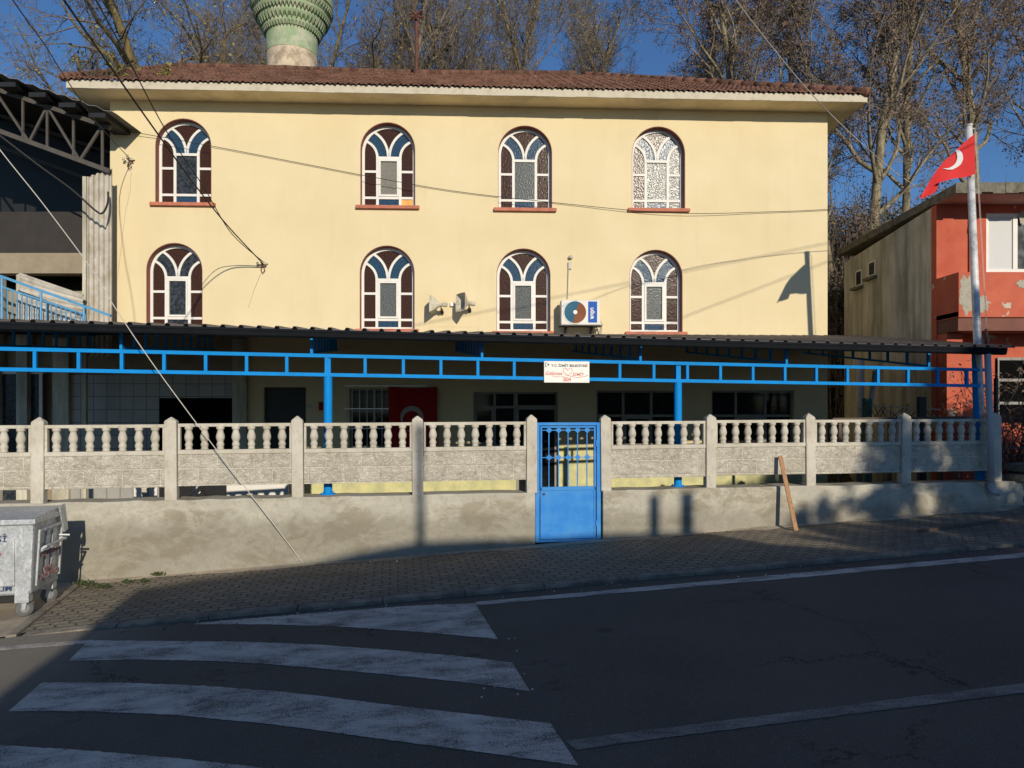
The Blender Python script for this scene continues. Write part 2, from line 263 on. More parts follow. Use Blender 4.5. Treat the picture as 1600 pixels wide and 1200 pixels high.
# ------------------------------------------------------------------ mesh builder and scene helpers
BASE = {}
class MB:
    def __init__(s): s.v = []; s.f = []; s.mi = []
    def add(s, vs, fs, mi=0):
        o = len(s.v); s.v += [tuple(p) for p in vs]; s.f += [tuple(i + o for i in f) for f in fs]; s.mi += [mi] * len(fs); return s
    def box(s, x0, x1, y0, y1, z0, z1, mi=0, mat=None):
        vs = [Vector((x, y, z)) for x in (x0, x1) for y in (y0, y1) for z in (z0, z1)]
        if mat is not None: vs = [mat @ p for p in vs]
        return s.add(vs, [(0, 1, 3, 2), (4, 6, 7, 5), (0, 4, 5, 1), (2, 3, 7, 6), (0, 2, 6, 4), (1, 5, 7, 3)], mi)
    def beam(s, a, b, w, h, mi=0, up=(0, 0, 1)):
        a, b = Vector(a), Vector(b); d = (b - a); L = d.length; d.normalize(); u = Vector(up)
        x = d.cross(u)
        if x.length < 1e-4: x = d.cross(Vector((0, 1, 0)))
        x.normalize(); u = x.cross(d).normalized()
        vs = [p + x * (i * w / 2) + u * (j * h / 2) for p in (a, b) for i, j in ((-1, -1), (1, -1), (1, 1), (-1, 1))]
        return s.add(vs, [(0, 1, 2, 3), (7, 6, 5, 4), (0, 4, 5, 1), (1, 5, 6, 2), (2, 6, 7, 3), (3, 7, 4, 0)], mi)
    def tube(s, pts, r, n=8, mi=0, cap=True):
        pts = [Vector(p) for p in pts]; rs = r if isinstance(r, (list, tuple)) else [r] * len(pts)
        o = len(s.v); ref = None
        for i, p in enumerate(pts):
            d = (pts[min(i + 1, len(pts) - 1)] - pts[max(i - 1, 0)])
            if d.length < 1e-9: d = Vector((0, 0, 1))
            d.normalize()
            if ref is None: ref = d.orthogonal().normalized()
            ref = (ref - d * ref.dot(d))
            ref = ref.normalized() if ref.length > 1e-6 else d.orthogonal().normalized()
            y = d.cross(ref)
            for k in range(n):
                a = 2 * math.pi * k / n; q = p + (ref * math.cos(a) + y * math.sin(a)) * rs[i]; s.v.append((q.x, q.y, q.z))
        for i in range(len(pts) - 1):
            for k in range(n):
                a = o + i * n + k; b = o + i * n + (k + 1) % n; s.f.append((a, b, b + n, a + n)); s.mi.append(mi)
        if cap:
            s.f.append(tuple(o + k for k in reversed(range(n)))); s.mi.append(mi)
            e = o + (len(pts) - 1) * n; s.f.append(tuple(e + k for k in range(n))); s.mi.append(mi)
        return s
    def lathe(s, prof, c=(0, 0, 0), n=16, mi=0, mat=None, sq=None, cap=True):
        o = len(s.v)
        for r, z in prof:
            for k in range(n):
                a = 2 * math.pi * k / n; x, y = math.cos(a), math.sin(a)
                if sq:
                    m = max(abs(x) / sq[0], abs(y) / sq[1]); t = min(1, sq[2]); x, y = x * (1 - t) + x / m * t, y * (1 - t) + y / m * t
                p = Vector((x * r, y * r, z))
                if mat is not None: p = mat @ p
                p += Vector(c); s.v.append(tuple(p))
        for i in range(len(prof) - 1):
            for k in range(n):
                a = o + i * n + k; b = o + i * n + (k + 1) % n; s.f.append((a, b, b + n, a + n)); s.mi.append(mi)
        if cap:
            s.f.append(tuple(o + k for k in reversed(range(n)))); s.mi.append(mi)
            e = o + (len(prof) - 1) * n; s.f.append(tuple(e + k for k in range(n))); s.mi.append(mi)
        return s
    def build(s, name, mats, parent=None, smooth=False, bevel=0, norm=False, autos=False):
        me = bpy.data.meshes.new(name); b = BASE.get(parent.name if parent else None, (0, 0, 0))
        me.from_pydata([(x - b[0], y - b[1], z - b[2]) for x, y, z in s.v], [], s.f)
        mats = mats if isinstance(mats, (list, tuple)) else [mats]
        for m in mats: me.materials.append(M[m] if isinstance(m, str) else m)
        if len(mats) > 1: me.polygons.foreach_set('material_index', s.mi)
        if smooth: me.polygons.foreach_set('use_smooth', [True] * len(me.polygons))
        if norm or autos:
            bm = bmesh.new(); bm.from_mesh(me)
            if autos:
                for e in bm.edges:
                    if len(e.link_faces) == 2 and e.link_faces[0].normal.angle(e.link_faces[1].normal, 0) > R(40): e.smooth = False
            bm.to_mesh(me); bm.free()
        me.update(); o = bpy.data.objects.new(name, me); COL.objects.link(o); o.parent = parent
        if parent: BASE[o.name] = b
        if bevel:
            md = o.modifiers.new('b', 'BEVEL'); md.width = bevel; md.segments = 2; md.limit_method = 'ANGLE'
        return o
def sheet(outer, holes=(), thick=.02, y=0.0, axis='xz'):
    """flat plate with holes, outline in x,z; front face at y"""
    cu = bpy.data.curves.new('t', 'CURVE'); cu.dimensions = '2D'; cu.fill_mode = 'BOTH'; cu.extrude = thick / 2
    for pl in [outer] + list(holes):
        sp = cu.splines.new('POLY'); sp.points.add(len(pl) - 1); sp.use_cyclic_u = True
        for i, p in enumerate(pl): sp.points[i].co = (p[0], p[1], 0, 1)
    ob = bpy.data.objects.new('t', cu); COL.objects.link(ob)
    dg = bpy.context.evaluated_depsgraph_get(); me = bpy.data.meshes.new_from_object(ob.evaluated_get(dg))
    m = MB(); m.add([(v.co.x, y + thick / 2 - v.co.z, v.co.y) for v in me.vertices], [tuple(p.vertices) for p in me.polygons])
    bpy.data.objects.remove(ob); bpy.data.curves.remove(cu); bpy.data.meshes.remove(me); return m
def text(body, size, thick=.004, width=None, height=None, shear=0, spacing=1.0, off=.003):
    """returns MB of text in local x,z, left bottom at origin, front to -y"""
    cu = bpy.data.curves.new('t', 'FONT'); cu.body = body; cu.size = size; cu.extrude = thick / 2; cu.shear = shear; cu.space_character = spacing; cu.resolution_u = 3; cu.offset = off
    ob = bpy.data.objects.new('t', cu); COL.objects.link(ob)
    dg = bpy.context.evaluated_depsgraph_get(); me = bpy.data.meshes.new_from_object(ob.evaluated_get(dg))
    vs = [v.co.copy() for v in me.vertices]; fs = [tuple(p.vertices) for p in me.polygons]
    bpy.data.objects.remove(ob); bpy.data.curves.remove(cu); bpy.data.meshes.remove(me)
    x0 = min(v.x for v in vs); x1 = max(v.x for v in vs); y0 = min(v.y for v in vs); y1 = max(v.y for v in vs)
    kx = width / (x1 - x0) if width else 1; ky = height / (y1 - y0) if height else kx
    if height and not width: kx = ky
    return [Vector(((v.x - x0) * kx, -v.z, (v.y - y0) * ky)) for v in vs], fs
def put_text(mb, t, mat, mi=0): mb.add([mat @ v for v in t[0]], t[1], mi)
def tag(o, label=None, cat=None, group=None, kind=None):
    if label: o['label'] = label
    if cat: o['category'] = cat
    if group: o['group'] = group
    if kind: o['kind'] = kind
    return o
def thing(name, label, cat, fr='W', base=(0, 0, 0), group=None):
    o = bpy.data.objects.new(name, None); COL.objects.link(o); o.empty_display_size = .2
    o.location = toW(fr, *base); o.rotation_euler = (0, 0, FR[fr][1]); BASE[o.name] = tuple(base)
    return tag(o, label, cat, group)
def single(mb, name, mats, label, cat, fr='W', base=(0, 0, 0), group=None, kind=None, **k):
    """thing that is one mesh, origin at its base"""
    mb.v = [(x - base[0], y - base[1], z - base[2]) for x, y, z in mb.v]
    o = mb.build(name, mats, None, **k); o.location = toW(fr, *base); o.rotation_euler = (0, 0, FR[fr][1])
    return tag(o, label, cat, group, kind)
def copytree(o, parent=None):
    c = o.copy(); COL.objects.link(c); c.parent = parent
    for ch in list(o.children): copytree(ch, c)
    return c
def bez(p0, p1, p2, n=8): return [tuple((1 - t) ** 2 * a + 2 * t * (1 - t) * b + t * t * c for a, b, c in zip(p0, p1, p2)) for t in [i / n for i in range(n + 1)]]
def strip(mb, pts, w, y0, y1, mi=0):
    """flat curved bar in x,z"""
    n = len(pts); L = []; Rr = []
    for i, p in enumerate(pts):
        a = pts[max(i - 1, 0)]; b = pts[min(i + 1, n - 1)]; dx, dz = b[0] - a[0], b[1] - a[1]; l = math.hypot(dx, dz)
        nx, nz = -dz / l * w / 2, dx / l * w / 2; L.append((p[0] + nx, p[1] + nz)); Rr.append((p[0] - nx, p[1] - nz))
    vs = [];
    for l, r in zip(L, Rr): vs += [(l[0], y0, l[1]), (r[0], y0, r[1]), (r[0], y1, r[1]), (l[0], y1, l[1])]
    fs = []
    for i in range(n - 1):
        a = i * 4; b = a + 4; fs += [(a, a + 1, b + 1, b), (a + 1, a + 2, b + 2, b + 1), (a + 2, a + 3, b + 3, b + 2), (a + 3, a, b, b + 3)]
    fs += [(0, 3, 2, 1), (n * 4 - 4, n * 4 - 3, n * 4 - 2, n * 4 - 1)]
    mb.add(vs, fs, mi)
# ------------------------------------------------------------------ ground, road, pavement
def fence_y(x): return 11.826 + .1636 * x
def smooth(a, b, x):
    t = max(0, min(1, (x - a) / (b - a))); return t * t * (3 - 2 * t)
def ground_z(x, y):
    z = road_z(x) - .06; q = y - fence_y(x)
    yard = smooth(.0, .5, q)
    z = z * (1 - yard) + (min(z, -.02)) * yard
    if y > 19:
        z += (1 - math.exp(-(y - 19) / 18)) * 13.0 * smooth(19, 24, y) + (math.sin(x * .13) * .4 + math.sin(x * .37 + y * .2) * .25) * smooth(20, 30, y)
    return z
xs = sorted(set([-400, -250, -150, -90, -60] + [i * 1.0 for i in range(-40, 41)] + [60, 90, 150, 250, 400])); ys = sorted(set([-400, -200, -100, -50, -30] + [i * .5 for i in range(-20, 50)] + [26 + i for i in range(0, 40, 2)] + [80, 120, 200, 300, 400]))
m = MB(); m.add([(x, y, ground_z(x, y)) for y in ys for x in xs], [(j * len(xs) + i, j * len(xs) + i + 1, (j + 1) * len(xs) + i + 1, (j + 1) * len(xs) + i) for j in range(len(ys) - 1) for i in range(len(xs) - 1)])
tag(m.build('ground', 'earth', smooth=True), kind='structure')
def gridstrip(q0, q1, dz, s0=-60, s1=60, n=60, nq=1, xf=None):
    mb = MB(); vs = []
    for j in range(nq + 1):
        for i in range(n + 1):
            s = s0 + (s1 - s0) * i / n; q = q0 + (q1 - q0) * j / nq; p = toW('F', s, q, 0); vs.append((p.x, p.y, road_z(p.x) + dz))
    mb.add(vs, [(j * (n + 1) + i, j * (n + 1) + i + 1, (j + 1) * (n + 1) + i + 1, (j + 1) * (n + 1) + i) for j in range(nq) for i in range(n)]); return mb
KQ = -2.79       # kerb line, offset from the fence line
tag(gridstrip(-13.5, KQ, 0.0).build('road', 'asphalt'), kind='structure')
def gpt(px, py, dz=0.0, z0=0.0):
    u = (px - 800) / FOC; D = (CZ - dz) / ((py - HOR) / FOC + SL * u); return Vector((u * D, D, SL * u * D + dz))
# paved sidewalk: from left diagonal edge onwards
e1p, e2p = gpt(28, 985, .03), gpt(108, 920, .03)
m = MB(); sA = toF('F', e1p).x; sB = toF('F', e2p).x; nn = 70
vs = []
for i in range(nn + 1):
    t = i / nn
    for q in (KQ + .13, -.10):
        f = (q - KQ) / (-.1 - KQ); s = (sA + (sB - sA) * f) * (1 - t) + 45 * t
        p = toW('F', s, q, 0)
        dz = .045 * smooth(sA - .2, sA + 2.2, s) + .004 if q < -1 else .025
        vs.append((p.x, p.y, road_z(p.x) + dz))
m.add(vs, [(2 * i, 2 * i + 2, 2 * i + 3, 2 * i + 1) for i in range(nn)])
tag(m.build('pavement', 'pavers'), kind='structure')
# kerb stones (one strip with joints, sinks to road level at its left end)
m = MB(); s = sA + .1; 
while s < 40:
    L = .992; a0 = .047 * smooth(sA - .2, sA + 2.0, s) + .012; a1 = .047 * smooth(sA - .2, sA + 2.0, s + L) + .012
    P = [toW('F', s, KQ + .0, 0), toW('F', s + L, KQ, 0), toW('F', s + L, KQ + .15, 0), toW('F', s, KQ + .15, 0)]
    j = random.uniform(-.008, .008)
    top = [(p.x, p.y, road_z(p.x) + a + j) for p, a in zip(P, (a0 - .012, a1 - .012, a1, a0))]; bot = [(p.x, p.y, road_z(p.x) - .1) for p in P]
    m.add(top + bot, [(0, 1, 2, 3), (4, 5, 1, 0), (5, 6, 2, 1), (6, 7, 3, 2), (7, 4, 0, 3)]); s += 1.0
tag(m.build('kerb', 'kerb', bevel=.012), kind='structure')
# concrete slab left of the pavers, with a raised edging between
m = MB(); e0 = toW('F', -40, KQ, 0); e3 = toW('F', -40, -.1, 0)
L = [toW('F', sA - .0, KQ, 0), toW('F', sB, -.1, 0), e3, e0]
N = 20; vs = []
for i in range(N + 1):
    t = (i / N) ** 2
    a = L[0].lerp(L[3], t); b = L[1].lerp(L[2], t)
    vs += [(a.x, a.y, road_z(a.x) + .012), (b.x, b.y, road_z(b.x) + .028)]
m.add(vs, [(2 * i, 2 * i + 1, 2 * i + 3, 2 * i + 2) for i in range(N)]); tag(m.build('concrete_apron', 'slab'), kind='structure')
m = MB(); a = L[0]; b = L[1]; m.beam((a.x, a.y, road_z(a.x) - .02), (b.x, b.y, road_z(b.x) + .01), .11, .10)
tag(m.build('pavement_edging', 'kerb', bevel=.01), kind='structure')
# strip of cracked concrete and dirt at the foot of the wall
m = MB(); n = 120
for i in range(n + 1):
    s_ = S('F', 95) + (30 - S('F', 95)) * i / n; wv = .10 + .07 * math.sin(i * .9) + random.uniform(-.03, .05)
    for q, dz in ((-.12 - wv, .029), (-.1, .055)):
        p = toW('F', s_, q, 0); m.v.append((p.x, p.y, road_z(p.x) + dz))
m.f = [(2 * i, 2 * i + 2, 2 * i + 3, 2 * i + 1) for i in range(n)]; m.mi = [0] * n
tag(m.build('pavement_dirt_strip', 'slab'), kind='structure')
def dens(pl, n=24):
    """resample a polyline smoothly with n+1 points by x"""
    out = []; L = [0]
    for a, b in zip(pl, pl[1:]): L.append(L[-1] + math.hypot(b[0] - a[0], b[1] - a[1]))
    for i in range(n + 1):
        t = L[-1] * i / n; k = max(j for j in range(len(L)) if L[j] <= t + 1e-9); k = min(k, len(pl) - 2); f = (t - L[k]) / (L[k + 1] - L[k])
        out.append((pl[k][0] + (pl[k + 1][0] - pl[k][0]) * f, pl[k][1] + (pl[k + 1][1] - pl[k][1]) * f))
    return out
# painted markings
def gpoly(pts, dz=.004, mat='white_paint', name='road_marking'):
    """pts: upper edge then lower edge pixel polylines with equal counts"""
    up, lo = pts; up, lo = dens(up, 150), dens(lo, 150); mb = MB(); n = len(up); rj = random.Random(len(mat) + n)
    for k_, (a, b) in enumerate(zip(up, lo)):
        sc_ = max(.2, (a[1] - 640) / 300); a = (a[0], a[1] + rj.gauss(0, .16) * sc_); b = (b[0], b[1] + rj.gauss(0, .2) * sc_)
        if k_ in (0, n - 1): a = (a[0] + rj.uniform(-2, 2), a[1]); b = (b[0] + rj.uniform(-2, 2), b[1])
        for q in (a, b):
            p = gpt(*q, 0.0); mb.v.append((p.x, p.y, road_z(p.x) + dz))
    mb.f = [(2 * i, 2 * i + 1, 2 * i + 3, 2 * i + 2) for i in range(n - 1)]; mb.mi = [0] * (n - 1)
    o = mb.build(name, mat); tag(o, kind='structure'); return o
gpoly((dens([(305, 974), (400, 966), (520, 956), (640, 947), (742, 943)]), dens([(306, 976), (420, 976), (540, 980), (660, 988), (776, 999)])), name='crossing_stripe')
gpoly((dens([(140, 1001), (250, 1002), (380, 1003), (500, 1008), (620, 1017), (720, 1026), (800, 1036)]), dens([(108, 1033), (230, 1031), (360, 1034), (480, 1043), (600, 1054), (720, 1066), (826, 1080)])), name='crossing_stripe')
gpoly((dens([(66, 1067), (180, 1067), (320, 1072), (460, 1083), (600, 1101), (740, 1117), (860, 1131)]), dens([(14, 1112), (140, 1112), (280, 1118), (440, 1134), (600, 1156), (760, 1177), (902, 1197)])), name='crossing_stripe')
gpoly((dens([(-130, 1160), (0, 1165), (120, 1172), (260, 1184), (400, 1199), (560, 1222), (760, 1262)]), dens([(-200, 1225), (-60, 1228), (100, 1240), (260, 1262), (420, 1290), (600, 1330), (800, 1380)])), name='crossing_stripe')
gpoly((dens([(743, 941), (900, 927), (1200, 900), (1600, 864), (2200, 812)]), dens([(748, 946), (900, 933), (1200, 907), (1600, 871), (2200, 818)])), name='road_edge_line')
gpoly((dens([(-300, 1033), (0, 1010), (146, 1000)]), dens([(-300, 1042), (0, 1017), (132, 1006)])), name='road_edge_line')
gpoly((dens([(884, 1158), (1000, 1143), (1200, 1118), (1400, 1093), (1600, 1068), (2200, 996)]), dens([(900, 1173), (1010, 1157), (1200, 1133), (1400, 1108), (1600, 1083), (2200, 1009)])), mat='grey_paint', name='road_centre_line')
# yard floor
m = MB(); a = [toW('F', -22, .3, .16), toW('F', 9.6, .3, .16), toW('B', 9.6, .2, .16), toW('B', -22, .2, .16)]
m.add(a, [(0, 1, 2, 3)]); tag(m.build('yard_floor', 'yard'), kind='structure')
# ------------------------------------------------------------------ concrete base wall and precast fence
def tilt(s): return .06 * (s + 7) / 16
WT = CZ - 1.375
def base_wall(px0, px1, q1, label, cat, name='retaining_wall'):
    s0, s1 = S('F', px0), S('F', px1); n = max(8, int((s1 - s0) / .25)); mb = MB()
    for i in range(n + 1):
        s = s0 + (s1 - s0) * i / n; t = WT + tilt(s) + random.uniform(-.008, .012)
        for q, z in ((-.115, -1.2), (-.115 + random.uniform(0, .004), t - .015), (-.10, t), (q1, t), (q1, -1.2)): mb.v.append((s, q, z))
    for i in range(n):
        for k in range(4): a = i * 5 + k; mb.f.append((a, a + 5, a + 6, a + 1)); mb.mi.append(0)
    mb.f += [(4, 3, 2, 1, 0), tuple(n * 5 + k for k in range(5))]; mb.mi += [0, 0]
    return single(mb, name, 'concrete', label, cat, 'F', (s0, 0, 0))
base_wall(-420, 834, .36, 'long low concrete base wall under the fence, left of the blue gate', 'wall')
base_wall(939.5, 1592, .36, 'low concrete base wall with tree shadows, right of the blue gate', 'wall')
def fence(posts, label, ends=(None, None)):
    root = thing('precast_fence', label, 'fence', 'F', (posts[0], 0, WT + tilt(posts[0])))
    for s in posts:
        mb = MB(); z0 = WT + tilt(s) - .01; z1 = CZ - .20 + tilt(s); w_ = .088; d = .075; lean = random.uniform(-.012, .012)
        vs = []
        for z, k, e in ((z0, 1, 0), (z1, 1, 1), (z1 + .025, .93, 1)):
            for i, j in ((-1, -1), (1, -1), (1, 1), (-1, 1)): vs.append((s + i * w_ * k + lean * e, j * d * k, z))
        vs.append((s + lean, 0, z1 + .095 + random.uniform(-.01, .006)))
        fs = [(a + i, a + (i + 1) % 4, a + 4 + (i + 1) % 4, a + 4 + i) for a in (0, 4) for i in range(4)] + [(8 + i, 8 + (i + 1) % 4, 12) for i in range(4)]
        mb.add(vs, fs); mb.build('post', 'precast', root, bevel=.012)
    for a, b in zip(posts, posts[1:]):
        if b - a < 1.5: continue
        x0, x1 = a + .092, b - .092; t = tilt((a + b) / 2); z = CZ + t + random.uniform(-.006, .006)
        mb = MB(); g = tilt(b) - tilt(a); sh = Matrix(((1, 0, 0, 0), (0, 1, 0, 0), (g / (b - a), 0, 1, z - g / (b - a) * (a + b) / 2), (0, 0, 0, 1)))
        mb.box(x0, x1, -.045, .045, -.275, -.225, mat=sh); mb.box(x0, x1, -.05, .05, -.69, -.625, mat=sh)
        mb.box(x0, x0 + .035, -.04, .04, -.625, -.275, mat=sh); mb.box(x1 - .035, x1, -.04, .04, -.625, -.275, mat=sh)
        pn = mb.build('panel', 'precast', root, bevel=.006)
        mb = MB(); mb.box(x0, x1, -.034, .034, -1.175, -.69, mat=sh); mb.build('stone_slab', 'precast_stone', pn, bevel=.004)
        n = 7
        for i in range(n):
            s = x0 + .035 + (x1 - x0 - .07) * (i + .5) / n; pr = [(.055, -.625), (.053, -.600), (.044, -.590), (.056, -.565), (.058, -.545), (.050, -.520), (.043, -.505), (.055, -.482), (.066, -.445), (.063, -.410), (.050, -.365), (.042, -.335), (.046, -.322), (.060, -.308), (.062, -.275)]
            mb = MB(); mb.lathe(pr, (s, 0, z + g / (b - a) * (s - (a + b) / 2)), 12); mb.build('baluster', 'precast', pn, smooth=True)
    return root
PL = [-7.08 + 1.85 * k for k in range(-2, 5)]; PR = [1.578 + 1.85 * k for k in range(5)]
PR[-1] -= .0
fence(PL, 'pale precast balustrade fence on the base wall, left of the blue gate')
fence(PR, 'grey precast balustrade fence half in tree shadow, right of the blue gate')
# ------------------------------------------------------------------ gate
g0, g1 = S('F', 836), S('F', 938); gz0, gz1 = Z('F', 887, 846), Z('F', 887, 660)
root = thing('gate', 'sky blue metal gate with diamond bars above a solid panel', 'gate', 'F', (g0, 0, gz0))
m = MB(); t = .06
for a, b in ((g0, g0 + .07), (g1 - .07, g1)): m.box(a, b, -.03, .03, gz0, gz1)
m.box(g0 + .07, g1 - .07, -.03, .03, gz1 - .05, gz1); zr = Z('F', 887, 763); zb = Z('F', 887, 845)
m.box(g0 + .07, g1 - .07, -.03, .03, gz0, gz0 + .04); m.build('frame', 'gate', root, bevel=.004)
m = MB(); a, b = g0 + .085, g1 - .085; m.box(a, b, -.022, .018, zr - .03, zr + .03)
m.box(a, a + .03, -.022, .018, gz0 + .05, gz1 - .06); m.box(b - .03, b, -.022, .018, gz0 + .05, gz1 - .06); m.box(a + .03, b - .03, -.022, .018, gz1 - .09, gz1 - .06); m.box(a + .03, b - .03, -.022, .018, gz0 + .05, gz0 + .08)
leaf = m.build('leaf_frame', 'gate', root, bevel=.003)
m = MB(); m.box(a + .03, b - .03, -.008, .002, gz0 + .08, zr - .03); m.build('lower_panel', 'gate', root)
m = MB(); n = 5; zt = gz1 - .115; zm = Z('F', 887, 714.5)
for i in range(n): s = a + .03 + (b - a - .06) * (i + .72) / (n + .44); m.box(s - .008, s + .008, -.010, .004, zr + .03, gz1 - .09)
for z in (zt - .012, zm): m.box(a + .03, b - .03, -.016, -.010, z - .007, z + .007)
for i in range(n):
    s = a + .03 + (b - a - .06) * (i + .72) / (n + .44)
    for z in (zt - .012, zm):
        k = .055; m.add([(s - k, -.022, z), (s, -.022, z - k), (s + k, -.022, z), (s, -.022, z + k), (s - k, -.017, z), (s, -.017, z - k), (s + k, -.017, z), (s, -.017, z + k)], [(0, 1, 2, 3), (7, 6, 5, 4), (0, 4, 5, 1), (1, 5, 6, 2), (2, 6, 7, 3), (3, 7, 4, 0)])
m.build('bars', 'gate', root)
m = MB(); m.box(a + .045, a + .075, -.03, -.022, zr - .10, zr - .07); m.build('lock', 'black', root)
for z in (gz0 + .3, gz1 - .35): m = MB(); m.tube([(g1 - .078, -.035, z - .05), (g1 - .078, -.035, z + .05)], .012, 8); m.build('hinge', 'gate', root)
# ------------------------------------------------------------------ canopy
QT = .22; QG = -.15
def lin(px0, y0, px1, y1, q):
    s0, s1 = S('F', px0, q), S('F', px1, q); z0, z1 = Z('F', px0, y0, q), Z('F', px1, y1, q); return lambda s: z0 + (z1 - z0) * (s - s0) / (s1 - s0)
tt = lin(0, 545, 1535, 578, QT); tb = lin(0, 577, 1535, 603, QT); gt = lin(0, 503, 1570, 544, QG)
sr = S('F', 1535, QT); SLft = S('F', -430, QT); sre = S('F', 1568, QG)
root = thing('canopy', 'long metal canopy with blue ladder beam and columns along the yellow facade', 'canopy', 'F', (0, QT, .2))
m = MB(); m.beam((SLft, QT, tt(SLft)), (sr + .05, QT, tt(sr + .05)), .06, .056); m.beam((SLft, QT, tb(SLft)), (sr + .05, QT, tb(sr + .05)), .06, .056)
p = S('F', 55, QT); dsp = (S('F', 510, QT) - p) / 7; k = -12
while p + k * dsp < sr - .1:
    s = p + k * dsp; k += 1
    if s < SLft: continue
    m.box(s - .024, s + .024, QT - .026, QT + .026, tb(s) + .028, tt(s) - .028)
m.build('ladder_beam', 'blue', root)
for px in (-260, 512.5, 1059.5):
    s = S('F', px, QT + .02); z0 = WT + tilt(s); m = MB(); m.tube([(s, QT + .03, z0), (s, QT + .03, tb(s) - .03)], .068, 20)
    c = m.build('column', 'blue', root, smooth=False, autos=True)
    m = MB(); m.box(s - .042, s + .042, QT + .0, QT + .09, tb(s) - .03, tt(s) + .03); m.build('column_head', 'blue', c)
    m = MB(); m.tube([(s, QT + .03, z0 - .005), (s, QT + .03, z0 + .015)], .125, 20)
    for a in range(4): m.tube([(s + .1 * math.cos(a * 1.57 + .8), QT + .03 + .1 * math.sin(a * 1.57 + .8), z0 + .01), (s + .1 * math.cos(a * 1.57 + .8), QT + .03 + .1 * math.sin(a * 1.57 + .8), z0 + .04)], .012, 6)
    m.build('base_plate', 'blue', c)
s = S('F', 1529, QT + .03); m = MB(); m.tube([(s + .06, QT + .06, WT + .05), (s - .01, QT + .06, gt(s) - .02)], .085, 8); m.build('column', 'blue', root)
# roof sheet
def roof_z(s, q):
    pb = toW('F', s, 0, 0); D0 = gt(s) + .0
    # distance in q to facade line
    qf = back_q(s); f = (q - (QG - .05)) / (qf - (QG - .05)); return D0 * (1 - f) + (CZ + 1.76) * f
def back_q(s):
    (ox, oy), th = FR['F']; c, sn = math.cos(th), math.sin(th)
    # oy + s sn + q c = 17.2 + .042 (s c - q sn)
    return (17.2 + .042 * s * c - oy - s * sn) / (c + .042 * sn)
m = MB(); pts = []; s = S('F', -430, QG)
while s < sre:
    pts += [(s, 0), (s + .17, 0), (s + .19, .038), (s + .235, .038), (s + .255, 0)]; s += .262
nq = 2
for (s, h) in pts:
    for j in range(nq + 1):
        q0 = QG - .05; q1 = back_q(s) - .012; q = q0 + (q1 - q0) * j / nq
        m.v.append((s, q, roof_z(s, q) + h + .01)); m.v.append((s, q, roof_z(s, q) + h + .004))
n = 2 * (nq + 1)
for i in range(len(pts) - 1):
    for j in range(nq):
        a = i * n + 2 * j; m.f += [(a, a + n, a + n + 2, a + 2), (a + 1, a + 3, a + n + 3, a + n + 1)]; m.mi += [0, 0]
    a = i * n; m.f.append((a, a + 1, a + n + 1, a + n)); m.mi.append(0)
m.build('roof_sheet', 'sheet', root)
m = MB(); s0 = S('F', -430, QG)
prof = [(.0, 0.0), (-.085, .0), (-.095, -.035), (-.085, -.045), (-.075, -.105), (-.05, -.125), (.02, -.125), (.02, -.11)]
for (a, z) in prof: m.v.append((s0, QG + a, gt(s0) + z))
for (a, z) in prof: m.v.append((sre, QG + a, gt(sre) + z))
k = len(prof)
for i in range(k - 1): m.f.append((i, i + 1, k + i + 1, k + i)); m.mi.append(0)
m.f.append(tuple(range(k, 2 * k))); m.mi.append(0)
m.build('gutter', 'gutter', root)
# rafters (ladder trusses running back to the wall) and purlins
for px in (-100, 190, 487, 753, 1000, 1228, 1450):
    s = S('F', px, QT); qb = back_q(s) - .15; m = MB()
    zt0 = roof_z(s, QT) - .05; zt1 = roof_z(s, qb) - .05; dz = zt0 - (tt(s) + .055)
    m.beam((s, QT - .1, zt0), (s, qb, zt1), .04, .04); m.beam((s, QT + .05, zt0 - dz), (s, qb, zt1 - dz), .04, .04)
    q = QT; i = 0
    while q < qb:
        f = (q - QT) / (qb - QT); z = zt0 + (zt1 - zt0) * f; m.box(s - .02, s + .02, q - .02, q + .02, z - dz, z); q += .55
    m.box(s - .02, s + .02, QT - .03, QT + .01, tt(s) + .03, zt0)
    m.build('rafter', 'blue', root)
for f in (.02, .3, .6, .9):
    m = MB(); a = S('F', -430, QT); pa = []
    for s in [a + (sre - .1 - a) * i / 20 for i in range(21)]:
        q = QG + .05 + (back_q(s) - QG - .1) * f; pa.append((s, q, roof_z(s, q) - .022))
    for p, q in zip(pa, pa[1:]): m.beam(p, q, .05, .04)
    m.build('purlin', 'gutter', root)
# name board on the ladder beam
sa, sb = S('F', 850, QT - .06), S('F', 921, QT - .06); za, zb_ = Z('F', 885, 598, QT - .06), Z('F', 885, 564.5, QT - .06)
root = thing('name_board', 'white municipal name board with red and grey lettering on the blue beam', 'sign', 'F', (sa, QT - .06, za))
m = MB(); m.box(sa, sb, QT - .065, QT - .045, za, zb_); m.build('board', 'signwhite', root, bevel=.006)
m = MB(); y = QT - .067; Wd = sb - sa; Hd = zb_ - za
put_text(m, text('T.C. İZMİT BELEDİYESİ', .1, width=Wd * .80, height=Hd * .15), Matrix.Translation((sa + Wd * .155, y, za + Hd * .74)))
m.v = [(x, yy, z) for x, yy, z in m.v]; m.build('lettering', 'txt_dark', root)
m = MB(); put_text(m, text('Gülümse', .1, off=.001, width=Wd * .37, height=Hd * .17, shear=.3), Matrix.Translation((sa + Wd * .03, y, za + Hd * .35)))
put_text(m, text('İZMİT', .1, off=.0015, width=Wd * .26, height=Hd * .17, shear=.2), Matrix.Translation((sa + Wd * .62, y, za + Hd * .33)))
put_text(m, text('2024', .1, off=.002, width=Wd * .17, height=Hd * .18), Matrix.Translation((sa + Wd * .415, y, za + Hd * .07)))
hp = [(.20, .30), (.36, .265), (.50, .30), (.56, .40), (.60, .50), (.615, .60), (.59, .66), (.55, .64), (.52, .56)]
